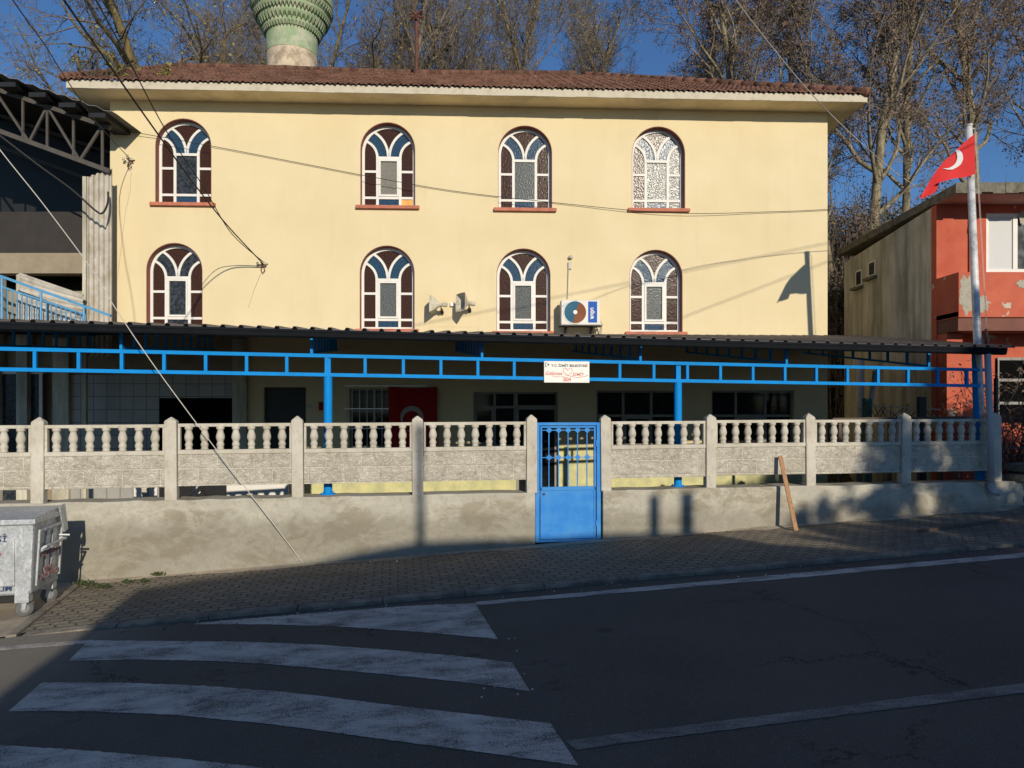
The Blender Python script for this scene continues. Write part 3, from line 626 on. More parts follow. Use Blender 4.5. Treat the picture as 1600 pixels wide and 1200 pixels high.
def P(pp): return [(sa + Wd * a, za + Hd * b) for a, b in pp]
strip(m, P([(.52, .56), (.49, .66), (.44, .68), (.41, .60), (.43, .48), (.50, .37), (.60, .29), (.75, .25), (.90, .30), (.97, .36)]), .007, y - .002, y + .002)
strip(m, P([(.52, .56), (.55, .66), (.60, .68), (.62, .60), (.60, .48), (.54, .37), (.42, .28), (.30, .27), (.18, .31)]), .005, y - .002, y + .002)
m.build('lettering', 'txt_red', root)
m = MB()
strip(m, P([(.03, .92), (.03, .74)]), .01, y - .002, y + .002); strip(m, P([(.03, .92), (.07, .92)]), .008, y - .002, y + .002); strip(m, P([(.03, .74), (.07, .76)]), .008, y - .002, y + .002)
m.add([(sa + Wd * .075, y - .002, za + Hd * .90), (sa + Wd * .075, y - .002, za + Hd * .77), (sa + Wd * .125, y - .002, za + Hd * .83)], [(0, 1, 2)]); m.build('emblem', 'fanblue', root)
# ------------------------------------------------------------------ mosque
BL, BR_ = S('B', 172), S('B', 1293); FLOOR = .17
zs = CZ + .4186 * 17.2   # soffit height
root = mosque = thing('mosque', 'two storey pale yellow mosque with arched stained glass windows and tiled roof', 'building', 'B', (BL, 0, FLOOR))
WIN = [(286.5, 317.5, 0), (606, 322, 0), (820.5, 326, 0), (1029, 326.5, 0), (272.5, 512, 0), (605, 514.5, 0), (818, 518, 0), (1025, 519, 0)]
HW = .645; HH = 1.98; REV = .2
def arch(cx, z0, hw=HW, h=HH, n=20):
    r = hw; return [(cx - hw, z0), (cx + hw, z0)] + [(cx + r * math.cos(a), z0 + h - r + r * math.sin(a)) for a in [math.pi * i / n for i in range(n + 1)]]
cents = [(S('B', a), Z('B', a, b)) for a, b, _ in WIN]
def rect(px0, px1, py0, py1=None, floor=False):
    z1 = Z('B', (px0 + px1) / 2, py0); z0 = FLOOR + .01 if floor else Z('B', (px0 + px1) / 2, py1); return (S('B', px0), S('B', px1), z0, z1)
low = [rect(412, 478, 605, floor=True), rect(546, 660, 607, 700), rect(740, 872, 612, 698), rect(932, 1062, 610, 698), rect(1112, 1241, 610, 698)]
holes = [arch(cx, z) for cx, z in cents] + [[(a, c), (b, c), (b, d), (a, d)] for i, (a, b, c, d) in enumerate(low) if i != 2]
a, b, c, d = low[2]; dx_ = a + (b - a) * .5; holes.append([(a, c), (dx_, c), (dx_, FLOOR + .01), (b, FLOOR + .01), (b, d), (a, d)])
m = sheet([(BL, FLOOR - .6), (BR_, FLOOR - .6), (BR_, zs), (BL, zs)], holes, .25, 0.0); DEP = 8.2
m.box(BL, BL + .25, .25, DEP, FLOOR - .6, zs); m.box(BR_ - .25, BR_, .25, DEP, FLOOR - .6, zs); m.box(BL + .25, BR_ - .25, DEP - .25, DEP, FLOOR - .6, zs)
m.build('wall', 'plaster', root)
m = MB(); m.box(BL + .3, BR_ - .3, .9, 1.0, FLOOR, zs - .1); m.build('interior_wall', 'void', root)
OV = .62
m = MB(); x0, x1 = BL - OV, BR_ + OV; m.box(x0, x1, -OV, DEP + OV, zs, zs + .04); m.build('soffit', 'soffit', root)
m = MB(); ft = .16
for i in range(40):
    a = x0 + (x1 - x0) * i / 40; b = x0 + (x1 - x0) * (i + 1) / 40; j = random.uniform(0, .012); m.box(a, b, -OV - .03 - j * .3, -OV, zs - .01 - j, zs + ft)
m.box(x0 - .03, x0, -OV, DEP + OV, zs - .01, zs + ft); m.box(x1, x1 + .03, -OV, DEP + OV, zs - .01, zs + ft); m.build('fascia', 'fascia', root)
# tiled roof: left gable, right hip
ez = zs + ft - .01; PIT = .512; DR = 5.2 + OV; pw = .235; rl = .33
m = MB(); step = pw / 8; nx = int((x1 - x0 + .1) / step); rows = int(math.hypot(DR, DR * PIT) / rl)
def tile_h(x): t = (x / pw) % 1.0; return .019 * math.sin(t * 4 * math.pi) + .010 * math.sin(t * 2 * math.pi)
X = [x0 - .06 + i * step for i in range(nx + 1)]; rowsd = [DR * j / rows for j in range(rows + 1)]
idx = {}
def rv(x, j, top):
    d = rowsd[j]; h = tile_h(x) + (.045 if top else 0.0) + (math.sin(x * .55) * .03 + math.sin(x * 1.7 + 1) * .012) * (d / DR); return (x, -OV - .07 + d, ez + PIT * d + h)
for j in range(rows):
    base = len(m.v); jit = [random.uniform(-.006, .010) for _ in range(nx // 8 + 2)]
    for i, x in enumerate(X):
        a = rv(x, j, True); b = rv(x, j + 1, False); jj = jit[i // 8]
        m.v += [(a[0], a[1] - .02 + jj, a[2] - .03), (a[0], a[1] - .02 + jj, a[2] + jj), (b[0], b[1] + .03, b[2] + .015 + jj)]
    for i in range(nx):
        xm = X[i]; dmid = rowsd[j]
        if xm > x1 - dmid: continue
        k = base + i * 3; m.f += [(k, k + 3, k + 4, k + 1), (k + 1, k + 4, k + 5, k + 2)]; m.mi += [0, 0]
# back slope and right hip slope, plain planes under hip tiles
yf = -OV - .07; yr = yf + DR; zr_ = ez + PIT * DR; yb = yr + DR
m.add([(x0 - .06, yr, zr_), (x1 - DR, yr, zr_), (x1 + .05, yb, ez), (x0 - .06, yb, ez), (x1 + .05, yf, ez)], [(0, 1, 2, 3), (1, 4, 2)])
roof = m.build('roof', 'tiles', root)
m = MB(); pts = [(x0 - .06 + i * .33, yr, zr_ + .05 + math.sin((x0 + i * .33) * .55) * .03 + random.uniform(-.01, .012)) for i in range(int((x1 - DR - x0) / .33) + 1)]
for p, q in zip(pts, pts[1:]): m.tube([p, (q[0] + .04, q[1], q[2] - .01)], [.09, .105], 10)
n = 24
for i in range(n):
    a = Vector((x1 + .02, yf, ez + .05)).lerp(Vector((x1 - DR, yr, zr_ + .05)), i / n); b = Vector((x1 + .02, yf, ez + .05)).lerp(Vector((x1 - DR, yr, zr_ + .05)), (i + 1.1) / n); m.tube([a, b], [.11, .09], 10)
for i in range(24):
    f = i / 24; a = (x0 - .05, yf + DR * f, ez + PIT * DR * f + .05); f = (i + 1.1) / 24; m.tube([a, (x0 - .05, yf + DR * f, ez + PIT * DR * f + .05)], [.10, .085], 8)
m.build('ridge_tiles', 'tiles', roof, smooth=True)
m = MB(); m.add([(x0 + .1, yf + .2, zs + .04), (x0 + .1, yr, zr_ - .1), (x0 + .1, yb - .2, zs + .04)], [(0, 1, 2)]); m.build('gable_wall', 'soffit', root)
# arched windows
def window(cx, z0, kinds, sash, seed):
    """kinds: dict region -> material name"""
    rnd = random.Random(seed)
    rv_ = MB(); o = arch(cx, z0); n = len(o); k = .012
    inn = arch(cx, z0, HW - k, HH - k); 
    for (a, b) in zip(o, inn): rv_.v += [(a[0], .006, a[1]), (b[0], .006, b[1]), (b[0], REV + .05, b[1])]
    for i in range(n):
        j = (i + 1) % n
        if i == 0: continue
        a, b = i * 3, j * 3; rv_.f += [(a, b, b + 1, a + 1), (a + 1, b + 1, b + 2, a + 2)]; rv_.mi += [0, 0]
    wroot = rv_.build('window', 'reveal', mosque)
    m = MB(); m.box(cx - HW - .1, cx + HW + .1, -.085, REV, z0 - .075, z0 + .004); m.build('sill', 'sill', wroot, bevel=.008)
    fr = sheet(arch(cx, z0 + .004, HW - .014, HH - .022), [arch(cx, z0 + .07, HW - .075, HH - .155)], .06, REV - .02)
    y0, y1 = REV - .015, REV + .035; w_ = .062; c = cx; zc = 1.2
    def B(ax, bx, az, bz): fr.box(c + ax, c + bx, y0, y1, z0 + az, z0 + bz)
    mw = .27
    for sx in (-1, 1):
        B(sx * mw - w_ / 2, sx * mw + w_ / 2, .04, 1.2 - .0)
        strip(fr, [(c + sx * a, z0 + b) for a, b in bez((mw, 1.19), (mw + .005, 1.46), (.52, 1.585), 8)], .058, y0 - .004, y1)
        strip(fr, [(c + sx * a, z0 + b) for a, b in bez((.012, 1.2), (.02, 1.60), (.33, 1.80), 10)], .058, y0 - .002, y1)
        xx = sorted((sx * (mw + w_ / 2), sx * (HW - .06))); B(xx[0], xx[1], .87 - .028, .87 + .028); B(xx[0], xx[1], .245 - .028, .245 + .028)
    B(-mw + w_ / 2, mw - w_ / 2, .245 - .028, .245 + .028); fr.box(c - mw - w_ / 2, c + mw + w_ / 2, y0 - .006, y1, z0 + 1.2 - .03, z0 + 1.2 + .03)
    if sash:
        a = mw - w_ / 2 - .002; t = .045; b0, b1 = .28, 1.165
        for q in ((-a, -a + t, b0, b1), (a - t, a, b0, b1), (-a + t, a - t, b0, b0 + t), (-a + t, a - t, b1 - t, b1)): fr.box(c + q[0], c + q[1], y0 - .018, y1, z0 + q[2], z0 + q[3])
    fr.build('frame', 'white', wroot)
    mats = ['g_brown', 'g_blue', 'g_grey', 'g_orange', 'g_slate', 'mesh']; pm = MB(); g = .022
    A1 = bez((mw, 1.19), (mw + .005, 1.46), (.52, 1.585), 20); A2 = bez((.012, 1.2), (.02, 1.60), (.33, 1.80), 20)
    def xat(A, z):
        for p, q in zip(A, A[1:]):
            if p[1] <= z <= q[1]: return p[0] + (q[0] - p[0]) * (z - p[1]) / max(1e-6, q[1] - p[1])
        return None
    def region(x, z):
        ax = abs(x)
        if z < .245: return 'bm' if ax < mw else ('bl' if x < 0 else 'br')
        if z < 1.2: return 'c' if ax < mw else (('l' if x < 0 else 'r') + ('1' if z < .87 else '2'))
        a = xat(A1, z); b = xat(A2, z)
        if a is not None and ax > a: return 'l2' if x < 0 else 'r2'
        if z > 1.8 or (b is not None and ax < b): return 't'
        return 'al' if x < 0 else 'ar'
    N1 = int(2 * HW / g); N2 = int(HH / g); tl = {}
    for i in range(N1):
        for j in range(N2):
            x = -HW + (i + .5) * 2 * HW / N1; z = (j + .5) * HH / N2
            if z > HH - HW and math.hypot(x, z - HH + HW) > HW - .03: continue
            r = region(x, z); mi = mats.index(kinds[r])
            xa, xb = -HW + i * 2 * HW / N1, -HW + (i + 1) * 2 * HW / N1; za_, zb2 = j * HH / N2, (j + 1) * HH / N2
            pm.add([(c + xa, REV + .012, z0 + za_), (c + xb, REV + .012, z0 + za_), (c + xb, REV + .012, z0 + zb2), (c + xa, REV + .012, z0 + zb2)], [(0, 1, 2, 3)], mi)
    pm.build('pane', mats, wroot)
def K(**k):
    d = dict(bl='g_brown', bm='g_blue', br='g_brown', c='g_grey', l1='g_brown', l2='g_brown', r1='g_brown', r2='g_brown', t='g_brown', al='g_blue', ar='g_blue'); d.update(k); return d
kinds = [K(c='g_slate'), K(c='mesh', br='g_orange'), K(), K(bl='g_brown', br='g_grey', r1='g_grey', r2='g_grey'), K(c='g_slate', al='g_slate', ar='g_slate', bm='g_slate'), K(), K(), K()]
sash = [0, 1, 0, 0, 1, 1, 1, 1]
for i, (cx, z) in enumerate(cents): window(cx, z, kinds[i], sash[i], i)
# lower openings: dark door, barred window, glazed door and two wide windows
a, b, c, d = low[0]; m = MB(); m.box(a, b, .12, .16, c, d); m.build('door', 'black', mosque)
def wide(rc, xs_, zs_, name='lower_window', sashes=()):
    a, b, c, d = rc; m = MB(); t = .05
    m.box(a, a + t, .1, .16, c, d); m.box(b - t, b, .1, .16, c, d); m.box(a + t, b - t, .1, .16, d - t, d); m.box(a + t, b - t, .1, .16, c, c + t)
    for x in xs_: X_ = a + (b - a) * x; m.box(X_ - .03, X_ + .03, .105, .155, c + t, d - t)
    for z in zs_: Zz = c + (d - c) * z; m.box(a + t, b - t, .11, .15, Zz - .03, Zz + .03)
    for (x, z0_, z1_, x2) in sashes:
        p, q = a + (b - a) * x + .03, a + (b - a) * x2 - .03; r, s_ = c + (d - c) * z0_ + .03, c + (d - c) * z1_ - .03; t2 = .045
        for Q in ((p, p + t2, r, s_), (q - t2, q, r, s_), (p + t2, q - t2, r, r + t2), (p + t2, q - t2, s_ - t2, s_)): m.box(Q[0], Q[1], .09, .15, Q[2], Q[3])
    o = m.build(name, 'dimframe', mosque); m = MB(); m.box(a + .02, b - .02, .13, .135, c + .02, d - .02); m.build('pane', 'g_dark', o); return o
wide(low[1], [.33, .66], [.62]); 
a, b, c, d = low[2]; wide((a, dx_, c, d), [.5], [.72], 'lower_window', [(0, 0.02, .72, .5)]); wide((dx_, b, FLOOR + .02, d), [], [.86], 'glazed_door', [(0, .02, .86, 1.0)]); wide(low[3], [.33, .67], [.55], sashes=[(.33, .0, .55, .67)]); wide(low[4], [.31, .67], [.55], sashes=[(.31, .0, .55, .67)])
x_, z_ = S('B', 483), Z('B', 483, 636); m = MB(); m.box(x_ - .07, x_ + .06, -.02, -.003, z_ - .05, z_ + .05); m.build('wall_plate', 'horn', mosque)
x_, z_ = S('B', 503), Z('B', 503, 632); m = MB(); m.tube([(x_, -.12, z_ + .06), (x_, -.12, z_ - .14)], .05, 10); m.build('fire_extinguisher', 'dimred', mosque)
# window grille, hung in front of the barred window
a, b, c, d = low[1]; m = MB(); a -= .1; b += .1
for i in range(12): x = a + (b - a) * i / 11; m.tube([(x, -.05, c - .05), (x, -.05, d + .08)], .007, 6)
for z in (c - .03, c + (d - c) * .33, c + (d - c) * .66, d + .06): m.box(a, b, -.053, -.047, z - .01, z + .01)
m.tube([(a, -.06, c + .25), (b, -.06, d)], .006, 6)
m.build('window_grille', 'steel', mosque)
# ------------------------------------------------------------------ flags
def crescent(mb, cx, cz, r, y, mi, star=True, n=28, pr=None):
    """crescent opening to +x"""
    r2 = r * .8; dx = r * .25
    ang = math.acos((dx * dx + r * r - r2 * r2) / (2 * dx * r)); out = [(cx + r * math.cos(t), cz + r * math.sin(t)) for t in [ang + (2 * math.pi - 2 * ang) * i / n for i in range(n + 1)]]
    ang2 = math.atan2(r * math.sin(ang), r * math.cos(ang) - dx); inn = [(cx + dx + r2 * math.cos(t), cz + r2 * math.sin(t)) for t in [ang2 + (2 * math.pi - 2 * ang2) * i / n for i in range(n + 1)]]
    vs = [];
    for o, q in zip(out, inn): vs += [(o[0], y, o[1]), (q[0], y, q[1])]
    mb.add(vs, [(2 * i, 2 * i + 1, 2 * i + 3, 2 * i + 2) for i in range(n)], mi)
    if star:
        sx = cx + r * 1.25; rr = r * .5; st = []
        for i in range(10):
            a = math.pi + i * math.pi / 5; q = rr if i % 2 == 0 else rr * .382; st.append((sx + q * math.cos(a), y, cz + q * math.sin(a)))
        st.append((sx, y, cz)); mb.add(st, [(i, (i + 1) % 10, 10) for i in range(10)], mi)
fa, fb = S('B', 607, -.1), S('B', 683, -.1); fz1 = Z('B', 645, 604, -.1); fz0 = Z('B', 645, 712, -.1)
root = thing('hanging_flag', 'red crescent flag hung on the shaded wall beside the barred window', 'flag', 'B', (fa, -.1, fz0))
m = MB(); N = 24; 
for i in range(N + 1):
    for j in range(N + 1):
        x = fa + (fb - fa) * i / N; z = fz0 + (fz1 - fz0) * j / N; m.v.append((x, -.1 + .018 * math.sin(i * .9 + j * .1), z - .03 * math.sin(math.pi * i / N) * (j / N)))
m.f = [(i * (N + 1) + j, (i + 1) * (N + 1) + j, (i + 1) * (N + 1) + j + 1, i * (N + 1) + j + 1) for i in range(N) for j in range(N)]; m.mi = [0] * len(m.f)
m.build('cloth', 'dimred', root, smooth=True)
m = MB(); crescent(m, 0, 0, .27, -.122, 0); ccx, ccz = (fa + fb) / 2 - .02, Z('B', 645, 652, -.1)
m.v = [(ccx + z, y, ccz - x) for x, y, z in m.v]; m.build('crescent_and_star', 'dimwhite', root)
# flagpole and its flag
QP = .25; ptop = (S('F', 1513.5, QP), QP, Z('F', 1513.5, 197, QP)); pbot = (S('F', 1530, QP), QP, Z('F', 1530, 600, QP)); 
pb2 = Vector(pbot) + (Vector(pbot) - Vector(ptop)).normalized() * 1.2
root = thing('flagpole', 'slightly leaning grey steel flagpole at the right end of the canopy', 'flagpole', 'F', tuple(pb2))
m = MB(); m.tube([pb2, pbot, ptop], [.068, .068, .060], 16); m.build('pole', 'pole', root, smooth=True)
m = MB(); m.tube([(ptop[0], QP, ptop[2]), (ptop[0], QP, ptop[2] + .02)], .075, 14); m.build('cap', 'pole', root)
m = MB(); pa = Vector(ptop) + Vector((.10, -.03, -.05)); pz = Vector(pbot) + Vector((.09, -.08, .9)); m.tube([Vector(ptop) + Vector((0, 0, -.05)), pa], .012, 6); m.tube([pa, pz], .004, 6); m.tube([pa + Vector((.02, 0, 0)), pz + Vector((.03, 0, -.2))], .003, 6); m.build('halyard', 'wcable', root)
m = MB(); m.beam(pz + Vector((-.02, 0, -.28)), pz + Vector((-.02, 0, .12)), .03, .03); m.build('cleat', 'rust', root)
# flag cloth hanging down to the left, folded at its tip (drawn on the pixel outline at the pole's distance)
QFl = .12
def fp(px, py, q=QFl): return (S('F', px, q), q, Z('F', px, py, q))
top = [(1523, 209), (1505, 224), (1489, 239), (1475, 252), (1462, 268), (1449, 289), (1438, 308)]; bot = [(1524, 272), (1508, 277), (1490, 279), (1476, 283), (1463, 287), (1452, 297), (1440, 309)]
root = thing('raised_flag', 'sunlit red flag with white crescent drooping from the flagpole', 'flag', 'F', fp(1523, 272))
def qfl(px): u = (1523 - px) / 85; return QFl + .42 * u + .012 * math.sin(u * 9) * u
m = MB(); N = 36; T = dens(top, N); Bt = dens(bot, N); K_ = 16
for i in range(N + 1):
    for j in range(K_ + 1):
        f = j / K_; px = T[i][0] * (1 - f) + Bt[i][0] * f; py = T[i][1] * (1 - f) + Bt[i][1] * f
        m.v.append(fp(px, py, qfl(px)))
m.f = [(i * (K_ + 1) + j, (i + 1) * (K_ + 1) + j, (i + 1) * (K_ + 1) + j + 1, i * (K_ + 1) + j + 1) for i in range(N) for j in range(K_)]; m.mi = [0] * len(m.f)
m.build('cloth', 'red', root, smooth=True)
m = MB()
tri = [(1437, 306), (1450, 294), (1464, 286), (1470, 284)]; tri2 = [(1439, 311), (1450, 306), (1461, 301), (1468, 286)]
for a, b in zip(dens(tri, 8), dens(tri2, 8)): m.v += [fp(*a, qfl(a[0]) + .05), fp(*b, qfl(b[0]) + .08)]
m.f = [(2 * i, 2 * i + 1, 2 * i + 3, 2 * i + 2) for i in range(8)]; m.mi = [0] * 8; m.build('folded_tip', 'red', root, smooth=True)
m = MB(); outer = [(1493, 235), (1499, 234), (1504, 240), (1505, 248), (1502, 256), (1496, 261), (1488, 265), (1480, 265), (1473, 263)]; inner = [(1493, 236), (1495, 240), (1496, 246), (1494.5, 252), (1491.5, 257), (1487.5, 260), (1483, 262.5), (1478.5, 263), (1473, 263)]
for a, b in zip(dens(outer, 20), dens(inner, 20)): m.v += [fp(*a, qfl(a[0]) - .012), fp(*b, qfl(b[0]) - .012)]
m.f = [(2 * i, 2 * i + 1, 2 * i + 3, 2 * i + 2) for i in range(20)]; m.mi = [0] * 20; m.build('crescent', 'flagwhite', root)
# ------------------------------------------------------------------ air conditioner, speakers, brackets, conduit
AQ = -.46; a0, a1 = S('B', 877, AQ), S('B', 938, AQ); az0, az1 = Z('B', 905, 507.5, AQ), Z('B', 905, 468.5, AQ)
root = thing('air_conditioner', 'cream outdoor air conditioner with blue and copper fan between lower windows', 'air conditioner', 'B', (a0, AQ, az0))
m = MB(); m.box(a0, a1, AQ, AQ + .33, az0, az1); m.build('casing', 'ac', root, bevel=.012)
cx, cz, rr = S('B', 898.7, AQ), Z('B', 899, 488, AQ), .255
m = MB(); m.lathe([(rr + .02, .012), (rr + .02, 0), (rr, 0), (rr, .012)], (cx, AQ - .012, cz), 36, mat=Matrix.Rotation(R(-90), 4, 'X'), cap=False); m.build('fan_ring', 'ac', root)
for nm, mt, lo_, hi in (('fan_grille', 'fanblue', R(68), R(258)), ('fan_grille', 'fancopper', R(-102), R(68))):
    m = MB()
    for k in range(6):
        r = rr * (1 - k * .145); n = 24; vs = []
        for i in range(n + 1):
            a = lo_ + (hi - lo_) * i / n
            for q in (r, r - rr * .105): vs.append((cx + q * math.cos(a), AQ - .012, cz + q * math.sin(a)))
        m.add(vs, [(2 * i, 2 * i + 2, 2 * i + 3, 2 * i + 1) for i in range(n)])
    m.build(nm, mt, root)
m = MB(); m.lathe([(rr, 0), (rr, .003)], (cx, AQ - .003, cz), 32, mat=Matrix.Rotation(R(-90), 4, 'X')); m.build('fan_opening', 'black', root)
m = MB(); m.lathe([(.042, 0), (.05, .008), (.05, .02), (.04, .024)], (cx, AQ - .026, cz), 20, mat=Matrix.Rotation(R(-90), 4, 'X')); m.build('hub', 'signwhite', root)
l0, l1 = S('B', 919, AQ), S('B', 933, AQ); lz0, lz1 = Z('B', 925, 504, AQ), Z('B', 925, 471, AQ)
m = MB(); m.box(l0, l1, AQ - .004, AQ - .0, lz0, lz1); m.build('label', 'acblue', root)
m = MB(); put_text(m, text('UĞUR', .1, width=.27, height=.10), Matrix.Translation((l0 + .052, AQ - .006, lz0 + .345)) @ Matrix.Rotation(R(90), 4, 'Y')); m.build('lettering', 'signwhite', root)
m = MB()
for x in (a0 + .14, a1 - .16): m.beam((x, AQ + .02, az0 - .02), (x, -.005, az0 - .02), .04, .035); m.beam((x, AQ + .12, az0 - .03), (x, -.005, az0 - .26), .03, .03); m.box(x - .02, x + .02, -.03, -.004, az0 - .3, az0 - .02)
m.box(a0 - .03, a1 + .05, AQ - .01, AQ + .34, az0 - .022, az0 - .004); m.build('bracket', 'shedmetal', root)
m = MB(); m.tube([(a1 + .005, -.3, az0 + .15), (a1 + .08, -.25, az0 + .05), (a1 + .07, -.12, az0 - .15), (a1 + .09, -.05, az0 - .40)], .014, 8); m.tube([(a1 + .005, -.3, az0 + .10), (a1 + .04, -.25, az0 - .05), (a1 + .02, -.12, az0 - .2), (a1 - .03, -.05, az0 - .42)], .012, 8); m.build('hose', 'wcable', root, smooth=True)
# horn loudspeakers
def horn(px, py, dirv, label, up, flat):
    b = Vector((S('B', px, -.38), -.38, Z('B', px, py, -.38)))
    root = thing('horn_loudspeaker', label, 'loudspeaker', 'B', tuple(b), 'horn loudspeakers on the yellow facade')
    d = Vector(dirv).normalized(); u = Vector(up); x = d.cross(u).normalized(); u = x.cross(d)
    mt = Matrix((( x.x, u.x, d.x, b.x), (x.y, u.y, d.y, b.y), (x.z, u.z, d.z, b.z), (0, 0, 0, 1))) @ Matrix.Scale(.87, 4)
    m = MB(); n = 24; prof = [(.045, -.05), (.055, .0), (.075, .06), (.12, .12), (.18, .19), (.225, .26), (.235, .27), (.215, .255), (.165, .18), (.10, .11), (.05, .05), (.03, .02)]
    o = 0
    for r, z in prof:
        t = min(1, max(0, (r - .05) / .14))
        for k in range(n):
            a = 2 * math.pi * k / n; cx_, sx_ = math.cos(a), math.sin(a); mm = max(abs(cx_) / 1.0, abs(sx_) / 1.0)
            X_ = (cx_ * (1 - t * .8) + cx_ / mm * t * .8) * r * (1 - .0 * t) * (1 if not flat else (1 + .1 * t)); Y_ = (sx_ * (1 - t * .8) + sx_ / mm * t * .8) * r * (1 + (.05 if not flat else .05) * t)
            m.v.append(tuple(mt @ Vector((X_, Y_, z))))
    for i in range(len(prof) - 1):
        for k in range(n): a = i * n + k; c = i * n + (k + 1) % n; m.f.append((a, c, c + n, a + n)); m.mi.append(0)
    m.build('horn', 'horn', root, smooth=True, autos=True)
    m = MB(); m.lathe([(.05, -.17), (.062, -.16), (.062, -.06), (.045, -.05)], (0, 0, 0), 16); m.v = [tuple(mt @ Vector(p)) for p in m.v]; m.build('driver', 'horn', root, autos=True)
    m = MB(); m.tube([(b.x, b.y, b.z - .02), (b.x, b.y + .1, b.z - .10), (b.x, -.01, b.z - .10)], .014, 8); m.box(b.x - .03, b.x + .03, -.015, -.003, b.z - .16, b.z - .04); m.build('bracket', 'shedmetal', root)
horn(689, 476, (-.93, .12, .02), 'beige horn loudspeaker facing left beside the arched window', (0, 0, 1), False)
horn(733, 474, (-.86, -.50, .03), 'beige horn loudspeaker turned to the street, nearer the air conditioner', (0, 0, 1), True)
m = MB(); bx = S('B', 706.5, -.05); bz = Z('B', 706.5, 475.5, -.05); m.box(bx - .045, bx + .045, -.07, -.004, bz - .045, bz + .045)
single(m, 'junction_box', 'signwhite', 'small square white junction box between the two horn loudspeakers', 'junction box', 'B', (bx, -.004, bz - .045), bevel=.006)
# conduit with weatherhead above the air conditioner
m = MB(); cpt = lambda px, py, q=-.04: (S('B', px, q), q, Z('B', px, py, q))
m.tube([cpt(887, 466), cpt(889, 410)], .013, 8); m.lathe([(.02, -.03), (.05, -.02), (.055, .03), (.02, .05)], cpt(892, 402, -.07), 12); m.box(cpt(888, 412)[0], cpt(891, 412)[0] + .03, -.06, -.01, cpt(888, 420)[2], cpt(888, 409)[2])
single(m, 'service_conduit', 'wcable', 'thin grey conduit with lamp head rising above the air conditioner', 'conduit', 'B', cpt(887, 466))
def insul(px, py, label, n=4):
    root = thing('insulator_bracket', label, 'insulator', 'B', cpt(px, py, 0)); x, _, z = cpt(px, py, 0)
    m = MB(); m.tube([(x - .10, -.02, z), (x + .12, -.02, z + .02)], .012, 6); m.tube([(x, 0, z), (x, -.16, z + .02)], .014, 6)
    m.tube([(x + .02, -.04, z - .02), (x + .06, -.06, z - .14), (x, -.05, z - .2), (x - .04, -.03, z - .12), (x, -.04, z - .02)], .010, 6); m.build('hook', 'rust', root)
    m = MB()
    for i in range(n):
        a = i * 2 * math.pi / n; m.lathe([(.015, -.035), (.034, -.03), (.02, -.01), (.032, .012), (.014, .03)], (x + .09 * math.cos(a), -.12, z + .02 + .07 * math.sin(a)), 10)
    m.build('insulator', 'horn', root, smooth=True); return root
insul(203, 252, 'cluster of insulators and looped wire high on the left of the yellow facade'); insul(411, 414, 'dark iron wire hook with insulators between the left windows', 2)
m = MB(); m.tube([cpt(205, 268, -.015), cpt(203, 300, -.012), cpt(196, 330, -.012), cpt(190, 380, -.012), cpt(183, 440, -.012), cpt(183, 470, -.012)], .006, 6)
single(m, 'surface_cable', 'wcable', 'thin loose cable running down the facade below the left insulators', 'cable', 'B', cpt(183, 470, -.012))
m = MB(); m.tube([cpt(407, 428, -.03), cpt(396, 455, -.02), cpt(388, 480, -.02)], .006, 6); 
single(m, 'short_drop_cable', 'wcable', 'short thin cable hanging below the dark iron wire hook', 'cable', 'B', cpt(388, 480, -.02))
# faint patched plaster outline below the loudspeakers
m = MB(); 
for a, b in (((672, 510), (748, 510)), ((672, 510), (672, 522)), ((748, 510), (748, 522)), ((708, 500), (708, 522))): m.beam(cpt(*a, -.004), cpt(*b, -.004), .006, .02)
m.build('plaster_patch', 'plaster', mosque)
# ------------------------------------------------------------------ annex under the canopy at the far left
ax0, ax1 = S('B', -250), S('B', 386); root = thing('annex', 'shaded white tiled annex under the left end of the canopy', 'building', 'B', (ax0, -.05, FLOOR))
zt_ = CZ + 1.75; o0, o1 = S('B', 250), S('B', 364); oz = Z('B', 300, 622); d0, d1 = S('B', -60), S('B', 76)
m = sheet([(S('B', 86), FLOOR - .4), (ax1, FLOOR - .4), (ax1, Z('B', 240, 586)), (S('B', 86), Z('B', 240, 586))], [[(o0, FLOOR), (o1, FLOOR), (o1, oz), (o0, oz)]], .05, -.055); m.build('tile_cladding', 'whitetile', root)
m = MB(); m.box(ax0, ax1, -.05, -.005, Z('B', 240, 585), zt_ - .05); m.box(ax0, S('B', 172) - .01, 0, .2, FLOOR - .4, zt_ + 1); m.build('wall', 'beamconc', root)
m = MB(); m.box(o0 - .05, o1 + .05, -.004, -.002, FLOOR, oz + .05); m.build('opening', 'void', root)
m = MB(); m.box(S('B', 366), S('B', 388), -.14, -.056, FLOOR - .2, zt_ - .1); m.build('pillar', 'side', root); m = MB(); m.box(S('B', 88), S('B', 113), -.16, -.056, FLOOR - .2, zt_ - .1); m.build('pillar', 'side', root)
m = MB(); m.box(o0, o1, -.03, -.012, FLOOR, Z('B', 300, 745)); 
for i in range(6): m.tube([(o0 + .1 + i * .28, -.035, FLOOR), (o0 + .2 + i * .28, -.035, Z('B', 300, 748))], .006, 5)
m.build('shutter', 'black', root)
m = MB()
for x in (d0, S('B', 6), S('B', 70)): m.box(x, x + .07, -.22, -.15, FLOOR, Z('B', 30, 580))
m.box(d0, d1, -.22, -.15, Z('B', 30, 585), Z('B', 30, 580)); fr_ = m.build('glazed_door', 'white', root); m = MB(); m.box(d0, d1, -.19, -.185, FLOOR, Z('B', 30, 583)); m.build('pane', 'g_slate', fr_)
